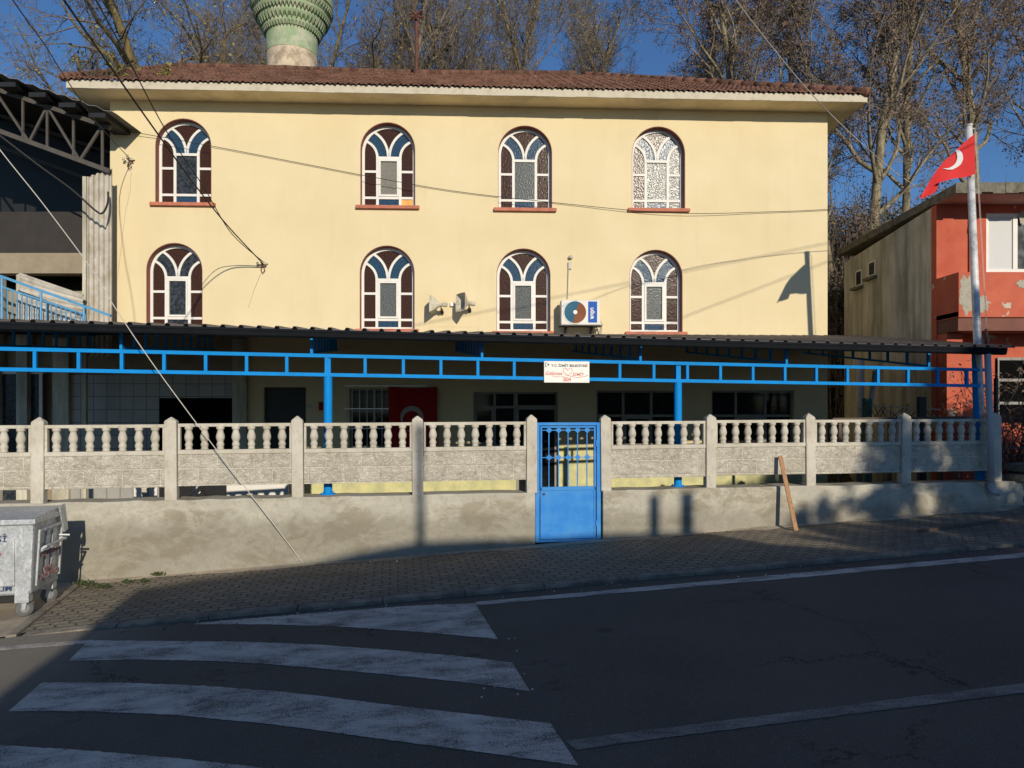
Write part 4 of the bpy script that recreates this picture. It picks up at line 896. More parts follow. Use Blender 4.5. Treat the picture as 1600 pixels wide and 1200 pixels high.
# yard clutter seen under the fence: white chair, boards
def W3(px, py, q): return Vector((S('F', px, q), q, Z('F', px, py, q)))
cbx = toF('W', (-6.6, 13.0, .17)); root = thing('plastic_chair', 'white plastic chair in the yard behind the left fence', 'chair', 'W', (-6.9, 13.4, .16))
m = MB(); m.box(-7.12, -6.68, 13.2, 13.62, .58, .61); m.build('seat', 'signwhite', root, bevel=.01)
m = MB(); m.box(-7.12, -6.68, 13.6, 13.63, .61, 1.0); m.build('backrest', 'signwhite', root, bevel=.01)
for x in (-7.1, -6.72):
    for y in (13.23, 13.59): m = MB(); m.beam((x, y, .16), (x, y, .58), .035, .035); m.build('leg', 'signwhite', root)
root = thing('folding_table', 'white folding table frame leaning in the yard beside a board', 'table', 'W', (-6.2, 13.3, .16))
m = MB(); m.box(-6.35, -5.75, 13.3, 13.7, .86, .89); m.build('tabletop', 'signwhite', root)
for a, b in (((-6.3, 13.3, .16), (-5.8, 13.35, .86)), ((-5.8, 13.3, .16), (-6.3, 13.35, .86)), ((-6.3, 13.65, .16), (-5.8, 13.7, .86))): m = MB(); m.tube([a, b], .014, 6); m.build('leg', 'signwhite', root)
m = MB(); m.box(-6.0, -4.7, 15.2, 15.24, .16, 1.1); single(m, 'white_board', 'signwhite', 'plain white board standing in the yard against the annex', 'board', 'W', (-6.0, 15.2, .16), bevel=.004)
m = MB(); m.beam((-6.55, 13.1, .2), (-6.9, 13.5, 1.1), .12, .02); single(m, 'leaning_board', 'fascia', 'narrow pale board leaning in the yard beside the plastic chair', 'board', 'W', (-6.55, 13.1, .2))
# ------------------------------------------------------------------ shed at left
SD = 16.2
def sp(px, py, d=SD): return wp(px, py, d)
root = thing('open_shed', 'open steel shed with lattice truss and corrugated roof left of the mosque', 'shed', 'W', tuple(sp(60, 640)))
m = MB()
def ch(a, b, w_=.09, d=SD): m.beam(sp(*a, d), sp(*b, d), w_, w_)
ch((-330, 30), (172, 200)); ch((-330, 85), (172, 268), .10); up = lambda x: 200 - (172 - x) * (170 / 502); dn = lambda x: 268 - (172 - x) * (183 / 502)
nodes = [172, 127, 86, 48, 2, -46, -96, -150]
for i, x in enumerate(nodes):
    m.beam(sp(x - 12, up(x - 12)), sp(x - 12, dn(x - 12)), .045, .045)
for i in range(len(nodes) - 1):
    a, b = nodes[i], nodes[i + 1]
    if i % 2 == 0: m.beam(sp(a - 12, up(a - 12)), sp(b - 2, dn(b - 2)), .05, .05)
    else: m.beam(sp(a - 2, dn(a - 2)), sp(b - 12, up(b - 12)), .05, .05)
m.build('truss', 'shedmetal', root)
m = MB()
for d in (19.5, 23):
    m.beam(sp(-330, 30, SD) + Vector((0, d - SD, 0)), sp(172, 200, SD) + Vector((0, d - SD, 0)), .09, .09); m.beam(sp(-330, 85, SD) + Vector((0, d - SD, 0)), sp(172, 268, SD) + Vector((0, d - SD, 0)), .09, .09)
m.build('rear_truss', 'shedmetal', root)
A = sp(-340, 8); Bp = sp(198, 192); dn_ = (Bp - A).normalized(); n = 90; m = MB()
for i in range(n + 1):
    p = A.lerp(Bp, i / n); h = .022 * math.sin(i * math.pi * .5)
    for y in (SD - .45, 25): m.v += [(p.x, y, p.z + h + .03), (p.x, y, p.z + h + .02)]
for i in range(n):
    a = i * 4; m.f += [(a, a + 4, a + 6, a + 2), (a + 1, a + 3, a + 7, a + 5), (a, a + 1, a + 5, a + 4)]; m.mi += [0] * 3
m.build('roof', 'shedroof', root)
m = MB()
for k in range(12):
    p = A.lerp(Bp, .03 + k * .085); m.box(p.x - .35, p.x + .02, SD - .40, 24.9, p.z - .13, p.z - .03)
m.build('purlin', 'black', root)
# corrugated cladding strip beside the mosque
cl0, cl1 = sp(133, 500).x, sp(173, 500).x; m = MB(); n = 40
tz = lambda x: sp(0, 262).z - (x - cl1) * (-.35)
for i in range(n + 1):
    x = cl0 + (cl1 - cl0) * i / n; y = SD + .08 - (.05 if (i % 8) in (0, 1, 2, 3) else -.0)
    m.v += [(x, y, tz(x)), (x, y, CZ + 1.2), (x, y + .01, tz(x)), (x, y + .01, CZ + 1.2)]
for i in range(n): a = i * 4; m.f += [(a, a + 4, a + 5, a + 1), (a + 2, a + 3, a + 7, a + 6), (a, a + 2, a + 6, a + 4)]; m.mi += [0] * 3
m.build('cladding', 'cladding', root)
m = MB(); m.box(cl0 - 14, BL - .12, 20.4, 20.6, CZ - 2, CZ + 8.2); m.build('back_wall', 'black', root)  # coloured black to stand for the darkness deep in the shed
m = MB(); z1 = sp(60, 393).z; z0 = sp(60, 425).z; m.box(cl0 - 10, cl0, SD + .15, SD + .5, z0, z1); m.box(cl0 - 10, cl0, SD + .5, 20.3, z1 - .1, z1); m.build('floor_slab', 'beamconc', root)
m = MB(); z2 = sp(60, 326).z; m.box(cl0 - 10, cl0 - .02, SD + .25, SD + .3, z1, z2); m.build('parapet', 'darkparapet', root)
for px in (-230, -20, 24): x = sp(px, 500).x; m = MB(); m.box(x - .12, x + .12, SD + .2, SD + .44, -.3, z0); m.build('pillar', 'side', root)
m = MB(); m.box(cl0 - .05, cl0 + .03, SD - .02, SD + .06, 0, tz(cl0)); m.build('pillar', 'side', root); m = MB(); m.box(cl0 - 9, cl0, 17.6, 17.7, 0, z0); m.build('lower_wall', 'darkparapet', root)
# white ribbed panel behind the railing
m = MB(); P0, P1, P2, P3 = sp(31, 428, 15.9), sp(130, 462, 15.9), sp(130, 505, 15.9), sp(31, 505, 15.9); n = 14
for i in range(n + 1):
    t = i / n; a = P3.lerp(P0, t); b = P2.lerp(P1, t); yy = -.02 * (i % 2)
    m.v += [(a.x, a.y + yy, a.z), (b.x, b.y + yy, b.z)]
m.f = [(2 * i, 2 * i + 1, 2 * i + 3, 2 * i + 2) for i in range(n)]; m.mi = [0] * n
m.beam(P0, P1, .04, .05); m.beam(P3, P0, .04, .05)
single(m, 'ribbed_panel', 'cladding', 'white ribbed panel behind the blue stair railing', 'panel', 'W', tuple(P3))
root = thing('stair_railing', 'light blue steel railing sloping down in front of the shed', 'railing', 'W', tuple(sp(0, 505, 15.4)))
m = MB(); q = lambda a, b: sp(a, b, 15.4); ra = lambda x: 431 + (x + 0) * .36; rb = lambda x: 447 + x * .335
m.beam(q(-120, ra(-120)), q(173, ra(173)), .05, .05); m.beam(q(-120, rb(-120)), q(134, rb(134)), .035, .035); m.build('handrail', 'railblue', root)
m = MB(); x = -110
while x < 134: m.tube([q(x, rb(x)), q(x, 512)], .014, 6); x += 7.6
m.build('bars', 'railblue', root)
for x in (-60, 3, 64, 131): m = MB(); m.tube([q(x, ra(x)), q(x, 514)], .026, 8); m.build('rail_post', 'railblue', root)
# ------------------------------------------------------------------ red house at right
RX, RY = 9.42, 16.05; rt = CZ + 4.55; rfl = -.1
root = thing('orange_house', 'peeling orange house with flat roof and bare grey side wall', 'building', 'W', (RX, RY, 0))
sideL = 5.4; lean = .28
m = MB(); A0 = Vector((RX, RY)); A1 = Vector((9.74, 21.2)); 
m.add([(A0.x, A0.y, rfl), (A1.x, A1.y, rfl), (A1.x, A1.y, rt - .25), (A0.x, A0.y, rt), (A0.x + .25, A0.y + .0, rfl), (A1.x + .25, A1.y, rfl), (A1.x + .25, A1.y, rt - .25), (A0.x + .25, A0.y, rt)], [(0, 3, 2, 1), (4, 5, 6, 7), (3, 7, 6, 2), (1, 2, 6, 5)])
m.box(9.95, 17, 21.2, 21.4, rfl, rt - .25); m.box(16.8, 17, RY + .1, 21.2, rfl, rt - .25); m.build('side_wall', 'side', root)
w0 = sp(1541, 333, RY).x; w1 = w0 + 1.5; wz1 = sp(1541, 333, RY).z; wz0 = sp(1541, 425, RY).z
bz1 = sp(1500, 425, 15.25).z; bz0 = sp(1500, 494, 15.25).z
m = sheet([(RX, rfl), (17, rfl), (17, rt), (RX, rt)], [[(w0, wz0), (w1, wz0), (w1, wz1), (w0, wz1)], [(w1 + 1.5, wz0), (w1 + 3, wz0), (w1 + 3, wz1), (w1 + 1.5, wz1)]], .2, RY); m.build('front_wall', 'orange', root)
m = MB(); yb_ = 15.25
m.box(RX, 17, yb_, yb_ + .12, bz0, bz1); m.box(RX, RX + .12, yb_ + .12, RY, bz0, bz1); m.box(RX, 17, yb_ + .003, RY, bz0 - .02, bz0 + .1); m.build('balcony_parapet', 'orange', root)
m = MB(); m.box(RX + .02, 17, yb_ + .05, RY - .01, bz0 - .30, bz0 - .02); m.build('lower_beam', 'brownbeam', root)
m = MB(); m.add([(x, y, z) for z in (rt + .02, rt + .2) for x, y in ((RX - .1, yb_ - .05), (17.2, yb_ - .05), (17.2, 21.5), (9.68, 21.5))], [(3, 2, 1, 0), (4, 5, 6, 7), (0, 1, 5, 4), (1, 2, 6, 5), (2, 3, 7, 6), (3, 0, 4, 7)])
for i in range(30): x = RX - .1 + i * .26; m.box(x, x + .27, yb_ - .06 - random.uniform(0, .03), yb_ - .04, rt + .0 + random.uniform(-.03, .02), rt + .22)
m.build('roof', 'roofconc', root)
m = MB(); m.box(RX - .05, 17, yb_, RY, rt, rt + .02); m.build('soffit', 'soffitpink', root)
for (x0_, x1_) in ((w0, w1), (w1 + 1.5, w1 + 3)):
    m = MB(); t = .07; m.box(x0_, x0_ + t, RY + .02, RY + .08, wz0, wz1); m.box(x1_ - t, x1_, RY + .02, RY + .08, wz0, wz1); m.box(x0_ + t, x1_ - t, RY + .02, RY + .08, wz1 - t, wz1); m.box(x0_ + t, x1_ - t, RY + .02, RY + .08, wz0, wz0 + t); xm = x0_ + .66; m.box(xm - .05, xm + .05, RY + .02, RY + .07, wz0 + t, wz1 - t)
    wn = m.build('window', 'white', root); m = MB(); m.box(x0_ + .05, x1_ - .05, RY + .06, RY + .065, wz0 + .05, wz1 - .05); m.build('pane', glass('window_glass', (.10, .11, .11), .08, 3, .05), wn)
    m = MB(); n = 40
    for i in range(n + 1): x = x0_ + .06 + (x1_ - x0_ - .12) * i / n; m.v += [(x, RY + .05 - .004 * (i % 2), wz0 + .06), (x, RY + .05 - .004 * (i % 2), wz1 - .06)]
    m.f = [(2 * i, 2 * i + 2, 2 * i + 3, 2 * i + 1) for i in range(n) if not (16 < i < 24)]; m.mi = [0] * len(m.f); m.build('curtain', 'curtain', wn)
rnd = random.Random(5)
for ip_, (x_, z_, w_, h_, yy) in enumerate(((RX + .16, (bz0 + bz1) / 2 - .02, .17, .44, yb_), (RX + .42, (bz0 + bz1) / 2 - .22, .26, .20, yb_), (RX + 1.35, bz1 - .25, .16, .09, yb_), (RX + 2.2, bz1 - .4, .2, .1, yb_), (RX + 1.9, wz1 - .1, .08, .16, RY))):
    pl_ = []
    for k in range(26): a = 2 * math.pi * k / 26; q = rnd.uniform(.72, 1.1); pl_.append((max(RX + .004, x_ + w_ * q * math.cos(a)), min(bz1 - .01, max(bz0 + .01, z_ + h_ * q * math.sin(a))) if yy == yb_ else z_ + h_ * q * math.sin(a)))
    sheet(pl_, (), .002, yy - .003 - ip_ * .0025).build('peeled_patch', 'beamlight', root)
# small side windows on the grey wall (built on the wall's slanted face)
for pxa, pxb, ya, yb__ in ((1338, 1347, 424, 449), (1358, 1368, 410, 434)):
    def sidept(px): # intersection of ray with side wall line
        u = (px - 800) / FOC; dX = (A1.x - A0.x) / (A1.y - A0.y); D = (A0.x - dX * A0.y) / (u - dX); return u * D, D
    xa, da = sidept(pxa); xb, db = sidept(pxb); zc1 = CZ + (HOR - ya) / FOC * da; zc0 = CZ + (HOR - yb__) / FOC * da
    m = MB(); m.box(xa - .03, xa - .002, min(da, db), max(da, db), zc0, zc1); wn = m.build('side_window', 'white', root); m = MB(); m.box(xa - .036, xa - .03, min(da, db) + .06, max(da, db) - .06, zc0 + .05, zc1 - .05); m.build('pane', 'g_dark', wn)
    m = MB(); m.box(xa - .14, xa - .002, min(da, db) - .1, max(da, db) + .1, zc0 - .09, zc0 - .02); m.build('side_sill', 'roofconc', wn)
m = MB(); m.tube([(RX + .72, RY - .03, wz0 - .0), (RX + .72, RY - .03, rt)], .02, 8); m.tube([(RX + .74, RY - .05, rt - .3), (RX + .70, RY - .05, rt - .6), (RX + .75, RY - .05, rt - .7)], .012, 6); m.build('wall_pipe', 'orange', root)
# lower windows of the orange house with pale bars
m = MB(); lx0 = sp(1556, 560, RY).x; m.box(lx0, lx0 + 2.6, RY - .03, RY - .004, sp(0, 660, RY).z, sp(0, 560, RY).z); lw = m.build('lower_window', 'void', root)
m = MB()
for py in (561, 594, 630): z = sp(0, py, RY).z; m.box(lx0, lx0 + 2.6, RY - .06, RY - .031, z - .03, z + .03)
for i in range(5): m.box(lx0 + i * .6, lx0 + i * .6 + .03, RY - .07, RY - .061, sp(0, 658, RY).z, sp(0, 562, RY).z)
m.build('bars', 'dimframe', lw)
m = MB(); m.box(RX + .02, RX + .36, RY - .35, RY - .005, rfl, bz0 - .31); m.build('pillar', 'orange', root)
# pipes beside the house
m = MB(); m.tube([(9.15, 19.0, -.1), (9.15, 19.0, sp(0, 560, 19).z)], .10, 12); single(m, 'soil_pipe', 'pvc', 'pale vertical pipe standing against the bare grey side wall', 'pipe', 'W', (9.15, 19.0, -.1), smooth=True)
m = MB(); m.tube([wp(1356, 660, 15), wp(1368, 580, 15)], .05, 10); m.tube([wp(1355, 650, 15), wp(1355, 660, 15)], .06, 10); single(m, 'tilted_pipe', 'pvc', 'short tilted grey pipe rising from the green post box', 'pipe', 'W', tuple(wp(1356, 660, 15)), smooth=True)
m = MB(); p = wp(1355, 665, 15.02); m.box(p.x - .07, p.x + .07, 14.95, 15.1, -.1, wp(0, 622, 15).z); single(m, 'green_post', 'greenpaint', 'dark green square post in the side garden under the tilted pipe', 'post', 'W', (p.x, 15, -.1), bevel=.01)
m = MB(); p = wp(1440, 650, 14.6); m.box(p.x - .07, p.x + .07, 14.55, 14.65, -.1, wp(0, 620, 14.6).z); single(m, 'black_post', 'black', 'short black post before the grey side wall', 'post', 'W', (p.x, 14.6, -.1))
m = MB(); m.tube([wp(1358, 633, 15), wp(1395, 636, 14.9), wp(1438, 638, 14.7), wp(1470, 640, 14.6)], .012, 6); m.tube([wp(1358, 640, 15), wp(1400, 645, 14.9), wp(1438, 642, 14.7)], .010, 6); single(m, 'garden_rope', 'wcable', 'pale rope strung between the green post and the black post', 'rope', 'W', tuple(wp(1358, 633, 15)))
m = MB(); m.beam(wp(1300, 655, 14.2), wp(1530, 652, 14.2), .08, .05)
for px in (1312, 1390, 1470): m.beam(wp(px, 655, 14.2), (wp(px, 655, 14.2).x, 14.2, -.1), .06, .06)
single(m, 'garden_rail', 'oldwood', 'dark old timber rail behind the right part of the fence', 'rail', 'W', (wp(1300, 655, 14.2).x, 14.2, -.1))
m = MB()
for i in range(14):
    x = 7.2 + random.random() * 1.6; y = 14.6 + random.random() * .5; a = random.random() * 6; m.tube([(x, y, wp(0, 652, y).z), (x + .3 * math.cos(a), y + .1, wp(0, 645, y).z + random.random() * .25)], .010, 4)
single(m, 'branch_pile', 'oldwood', 'heap of dry cut branches behind the right part of the fence', 'branches', 'W', (7.8, 14.8, wp(0, 652, 14.8).z))
# downpipe in front of the right end
pq = -.19; dpp = lambda px, py: Vector((S('F', px, pq), pq, Z('F', px, py, pq)))
root = thing('downpipe', 'grey plastic downpipe with elbow at the right end of the fence', 'pipe', 'F', tuple(dpp(1548, 770)))
m = MB(); m.tube([dpp(1543, 553), dpp(1547, 662), dpp(1547, 664), dpp(1549, 760)], .055, 14); m.build('pipe', 'pvc', root, smooth=True)
m = MB(); m.tube([dpp(1547, 655), dpp(1547, 664)], .066, 14); m.tube([dpp(1549, 755), dpp(1549, 763)], .066, 14); m.build('collar', 'pvc', root)
m = MB(); e = dpp(1549, 765); m.tube([e + Vector((0, 0, .03)), e, e + Vector((.02, -.03, -.04)), e + Vector((.10, -.09, -.05))], .058, 14, cap=False); m.build('elbow', 'pvc', root, smooth=True)
# rubble wall and iron fence past the end post
m = MB(); rnd = random.Random(3)
x = S('F', 1578); s = x
for row in range(5):
    s = x + rnd.uniform(-.05, .1)
    while s < x + 5:
        L = rnd.uniform(.25, .5); z0 = .35 + row * .19; c = Vector((s + L / 2, .05 + rnd.uniform(-.04, .04), z0 + .09)); bm_ = []
        prof = [(.4, -.09), (.95, -.06), (1.0, 0), (.95, .06), (.45, .09)]; mt = Matrix.Diagonal((L * .55, .2, 1, 1)) @ Matrix.Rotation(.4, 4, 'Z'); m.lathe(prof, tuple(c), 8, mat=mt, sq=(1, 1, .6)); s += L
single(m, 'rubble_wall', 'stone', 'rough rubble stone wall at the right edge past the fence', 'wall', 'F', (x, 0, .3), bevel=0)
m = MB(); ff = lambda s, z: (s, .25, z)
x2 = S('F', 1572); zt2 = Z('F', 1590, 698); zb2 = Z('F', 1590, 728)
for i in range(34): s = x2 + .1 + i * .11; m.tube([ff(s, zb2 - .1), ff(s, zt2 + .02)], .009, 5); m.lathe([(.004, 0), (.018, .02), (.002, .06)], (s, .25, zt2 + .02), 6)
m.box(x2, x2 + 4, .24, .26, zt2 - .05, zt2 - .02); m.box(x2, x2 + 4, .24, .26, zb2 - .02, zb2 + .01); m.box(x2, x2 + .05, .22, .28, zb2 - .4, Z('F', 1570, 590))
single(m, 'iron_fence', 'black', 'low black iron fence with pointed bars beside the orange house', 'fence', 'F', (x2, .25, zb2 - .1))
# ------------------------------------------------------------------ minaret and roof pole
MD = 23.6; mc = wp(456.5, 300, MD); rad = .80; zz = lambda py: CZ + (HOR - py) / FOC * (MD - rad)
root = thing('minaret', 'round cream and pale green minaret shaft rising behind the tiled roof', 'minaret', 'W', (mc.x, mc.y, .5))
m = MB(); m.lathe([(rad, .5), (rad, zz(69))], (mc.x, mc.y, 0), 40); m.build('shaft', 'mincream', root, smooth=True, autos=True)
m = MB(); m.lathe([(rad + .012, zz(69) - .003), (rad + .012, zz(37))], (mc.x, mc.y, 0), 40); m.build('green_band', 'mingreen', root, smooth=True, autos=True)
zc = zz(37); m = MB(); tiers = [(rad + .05, 0), (rad + .10, .10), (rad + .12, .10), (rad + .12, .22), (rad + .24, .30), (rad + .26, .34), (rad + .26, .50), (rad + .34, .56), (rad + .36, .66), (rad + .40, .70), (rad + .44, .80), (rad + .44, .92), (rad + .50, .95), (rad + .52, 1.9), (rad + .45, 1.9)]
m.lathe([(r, zc + z) for r, z in tiers], (mc.x, mc.y, 0), 48); m.build('balcony_corbel', 'mingreen', root, autos=True)
for (r, z, h, n, k) in ((rad + .10, zc - .04, .13, 52, .05), (rad + .20, zc + .16, .20, 44, .085), (rad + .36, zc + .42, .14, 60, .06), (rad + .47, zc + .72, .12, 64, .05)):
    m = MB()
    for i in range(n):
        a = 2 * math.pi * i / n; mt = Matrix.Translation((mc.x, mc.y, 0)) @ Matrix.Rotation(a, 4, 'Z'); w_ = math.pi * r / n * .8
        m.add([mt @ Vector(p) for p in ((r - .1, -w_, z + h), (r + k, -w_, z + h), (r + k, w_, z + h), (r - .1, w_, z + h), (r - .02, 0, z - .02))], [(0, 1, 2, 3), (1, 4, 2), (0, 4, 1), (2, 4, 3), (3, 4, 0)])
    m.build('tooth_ring', 'mingreen', root)
m = MB(); m.lathe([(rad - .05, zc + 1.9), (rad - .05, zc + 6), (rad + .1, zc + 6.1), (.02, zc + 9.5)], (mc.x, mc.y, 0), 32); m.build('upper_shaft', 'mincream', root)
rx, rq = S('B', 651, 4.4), 4.4; rz0 = ez + PIT * 5.0 - .3; rz1 = Z('B', 651, 30, 4.4)
root = thing('roof_pole', 'thin rusty pole topped with iron rings on the tiled roof', 'pole', 'B', (rx, rq, rz0))
m = MB(); m.tube([(rx, rq, rz0), (rx, rq, rz1)], .05, 10); m.build('pole', 'rust', root)
m = MB()
for t, ax in ((0, 0), (R(60), 0), (R(-60), 0)):
    pts = []
    for i in range(25):
        a = 2 * math.pi * i / 24; p = Vector((.24 * math.cos(a), .05 * math.sin(a) * 3, .14 * math.sin(a))); p = Matrix.Rotation(t, 4, 'Z') @ p; pts.append((rx + p.x, rq + p.y, rz1 + .12 + p.z))
    m.tube(pts, .018, 6, cap=False)
m.tube([(rx, rq, rz1), (rx, rq, rz1 + .25)], .02, 6); m.build('ring', 'rust', root)
# satellite-like rails and weeds on the left roof end
# ------------------------------------------------------------------ refuse container
def bin_():
    D = 9.35; c = gpt(53, 945, .05); fx = gpt(60, 950, .03).x; 
    root = thing('refuse_container', 'galvanised steel wheeled refuse container with red and blue lettering at the left edge', 'bin', 'W', (-6.6, 9.5, road_z(-6.6) + .05))
    th = R(11); org = Vector((-5.86, 8.86, 0)); gz = road_z(-5.95) + .014
    mt = Matrix.Translation((org.x, org.y, gz)) @ Matrix.Rotation(th, 4, 'Z')     # local: x to the left negative, y depth, z up; origin at front right foot
    T = lambda x, y, z: mt @ Vector((x, y, z))
    Lb, Wb = 1.30, .86; z0, z1 = .27, 1.14
    m = MB(); tp = .045
    vs = [T(-Lb + tp, .03, z0), T(0 - tp, .03, z0), T(0 - tp, Wb - .03, z0), T(-Lb + tp, Wb - .03, z0), T(-Lb, 0, z1), T(0, 0, z1), T(0, Wb, z1), T(-Lb, Wb, z1)]
    m.add(vs, [(3, 2, 1, 0), (0, 1, 5, 4), (1, 2, 6, 5), (2, 3, 7, 6), (3, 0, 4, 7)]); m.build('body', 'galv', root, bevel=.03)
    m = MB() # pressed ribs
    for x in (-.30, -.62, -.95):
        m.add([T(x - .09, -.0 - (.0), z0 + .12), T(x + .09, 0, z0 + .12), T(x + .09, -.012, z1 - .16), T(x - .09, -.012, z1 - .16), T(x - .075, .02, z0 + .12), T(x + .075, .02, z0 + .12), T(x + .075, .02, z1 - .16), T(x - .075, .02, z1 - .16)], [(0, 1, 2, 3), (0, 4, 5, 1), (1, 5, 6, 2), (2, 6, 7, 3), (3, 7, 4, 0)])
    m.build('front_rib', 'galv', root, bevel=.01)
    m = MB()
    for y in (.22, .40, .58):
        m.add([T(-.02, y - .06, z0 + .1), T(-.02, y + .06, z0 + .1), T(.012, y + .05, z1 - .12), T(.012, y - .05, z1 - .12), T(-.06, y - .06, z0 + .1), T(-.06, y + .06, z0 + .1), T(-.02, y + .06, z1 - .1), T(-.02, y - .06, z1 - .1)], [(0, 1, 2, 3), (0, 4, 5, 1), (1, 5, 6, 2), (2, 6, 7, 3), (3, 7, 4, 0)])
    m.build('side_rib', 'galv', root, bevel=.008)
    m = MB()
    for y in (.10, Wb - .1): m.beam(T(-.01, y, z0 + .1), T(.03, y, z1 - .08), .03, .02)
    m.beam(T(.028, .10, z1 - .09), T(.028, Wb - .10, z1 - .09), .03, .02); m.build('side_frame', 'galv', root)
    m = MB(); lipz = z1; m.add([T(-Lb - .03, -.035, lipz), T(.03, -.035, lipz), T(.03, Wb + .03, lipz), T(-Lb - .03, Wb + .03, lipz), T(-Lb - .03, -.035, lipz + .07), T(.03, -.035, lipz + .07), T(.03, Wb + .03, lipz + .07), T(-Lb - .03, Wb + .03, lipz + .07)], [(3, 2, 1, 0), (0, 1, 5, 4), (1, 2, 6, 5), (2, 3, 7, 6), (3, 0, 4, 7), (4, 5, 6, 7)])
    m.build('rim', 'galv', root, bevel=.012)
    m = MB(); n = 10; vs = []
    for i in range(n + 1):
        t = i / n; y = -.03 + (Wb + .05) * t; z = lipz + .072 + .05 * math.sin(min(1, t * 1.25) * math.pi * .5)
        vs += [T(-Lb - .02, y, z), T(.02, y, z), T(.02, y, lipz + .07), T(-Lb - .02, y, lipz + .07)]
    fs = []
    for i in range(n): a = i * 4; fs += [(a, a + 1, a + 5, a + 4), (a + 1, a + 2, a + 6, a + 5), (a + 3, a, a + 4, a + 7)]
    m.add(vs, fs + [(n * 4, n * 4 + 1, n * 4 + 2, n * 4 + 3)]); m.build('lid', 'galv', root, smooth=True, autos=True)
    m = MB(); m.add([T(.035, Wb - .25, z1 + .13), T(.035, Wb - .08, z1 + .16), T(.035, Wb + .02, z1 - .20), T(.035, Wb - .10, z1 - .22), T(.06, Wb - .25, z1 + .13), T(.06, Wb - .08, z1 + .16), T(.06, Wb + .02, z1 - .20), T(.06, Wb - .10, z1 - .22)], [(0, 1, 2, 3), (7, 6, 5, 4), (0, 4, 5, 1), (1, 5, 6, 2), (2, 6, 7, 3), (3, 7, 4, 0)]); m.build('lid_arm', 'galv', root, bevel=.008)
    m = MB(); hz = z1 - .30; m.tube([T(.0, .16, hz - .05), T(.07, .16, hz), T(.07, Wb - .1, hz), T(0, Wb - .1, hz)], .018, 8); m.beam(T(-.01, .14, hz - .06), T(.07, .30, hz - .01), .09, .012); m.tube([T(.0, Wb - .12, hz + .05), T(.12, Wb - .10, hz + .04)], .016, 8); m.build('handle', 'galv', root)
    for x in (-.12, -Lb + .12):
        for y in (.07, Wb - .1):
            m = MB(); m.box(x - .10, x + .06, y - .06, y + .06, z0 - .09, z0 + .06, mat=mt); br = m.build('castor', 'galv', root, bevel=.008)
            m = MB()
            for q in (-.032, .032): m.add([T(x - .05, y + q, z0 - .09), T(x + .03, y + q, z0 - .09), T(x + .01, y + q, .09), T(x - .03, y + q, .09), T(x - .05, y + q * 1.2, z0 - .09), T(x + .03, y + q * 1.2, z0 - .09), T(x + .01, y + q * 1.2, .09), T(x - .03, y + q * 1.2, .09)], [(0, 1, 2, 3), (7, 6, 5, 4), (0, 4, 5, 1), (1, 5, 6, 2), (2, 6, 7, 3), (3, 7, 4, 0)])
            m.build('fork', 'galv', br)
            wm = mt @ Matrix.Translation((x - .01, y, .10)) @ Matrix.Rotation(R(35), 4, 'Z') @ Matrix.Rotation(R(90), 4, 'X')
            m = MB(); m.lathe([(.05, -.02), (.088, -.022), (.1, -.014), (.1, .014), (.088, .022), (.05, .02)], (0, 0, 0), 24); m.v = [tuple(wm @ Vector(p)) for p in m.v]; m.build('tyre', 'rubber', br, smooth=True)
            m = MB(); m.lathe([(.02, -.026), (.05, -.024), (.05, .024), (.02, .026)], (0, 0, 0), 16); m.v = [tuple(wm @ Vector(p)) for p in m.v]; m.build('rim', 'steel', br)
    def onfront(t, xr, z, mat_, name):
        wd = max(v.x for v in t[0]); m = MB(); slope = .03 / (z1 - z0)
        pm = mt @ Matrix.Translation((xr - wd, -.020 + (z1 - z) * slope, z)) @ Matrix.Rotation(math.atan(slope) * 0, 4, 'X'); put_text(m, t, pm); m.v = [tuple(p) for p in m.v]; m.build(name, mat_, root)
    onfront(text('BELEDİYESİ', .1, off=.0008, width=.70, height=.105), -.29, .935, 'txt_blue', 'lettering')
    onfront(text('TUTALIM', .1, off=.0008, width=.42, height=.075), -.25, .335, 'txt_blue', 'lettering')
    m = MB()
    strip(m, [(-.42, .80), (-.35, .80), (-.385, .73), (-.42, .80)], .012, -.018, -.010); strip(m, [(-.50, .55), (-.40, .55)], .022, -.022, -.016)
    m.add([(-.42, -.02, .585), (-.42, -.02, .515), (-.36, -.02, .55)], [(0, 1, 2)]); m.v = [tuple(mt @ Vector(p)) for p in m.v]; m.build('emblem', 'txt_maroon', root)
    m = MB()
    for i, (z, y0, y1) in enumerate(((.70, .16, .74), (.50, .28, .52), (.42, .18, .70))):
        yy = y0; m = MB()
        while yy < y1 - .02:
            k = random.uniform(.02, .035)
            for a, b in (((yy, z), (yy + random.uniform(-.004, .012), z + .055)), ((yy, z + random.choice((.002, .03, .052))), (yy + k, z + random.choice((.004, .03, .05)))), ((yy + k, z + random.uniform(0, .02)), (yy + k, z + .055))):
                if random.random() < .9: off = .004 + (a[1] - z0) * .05 - .02; m.beam(mt @ Vector((off + .005, a[0], a[1])), mt @ Vector((off + .005, b[0], b[1])), .008, .008)
            yy += k + .016
        m.build('side_lettering', 'txt_faded', root)
bin_()
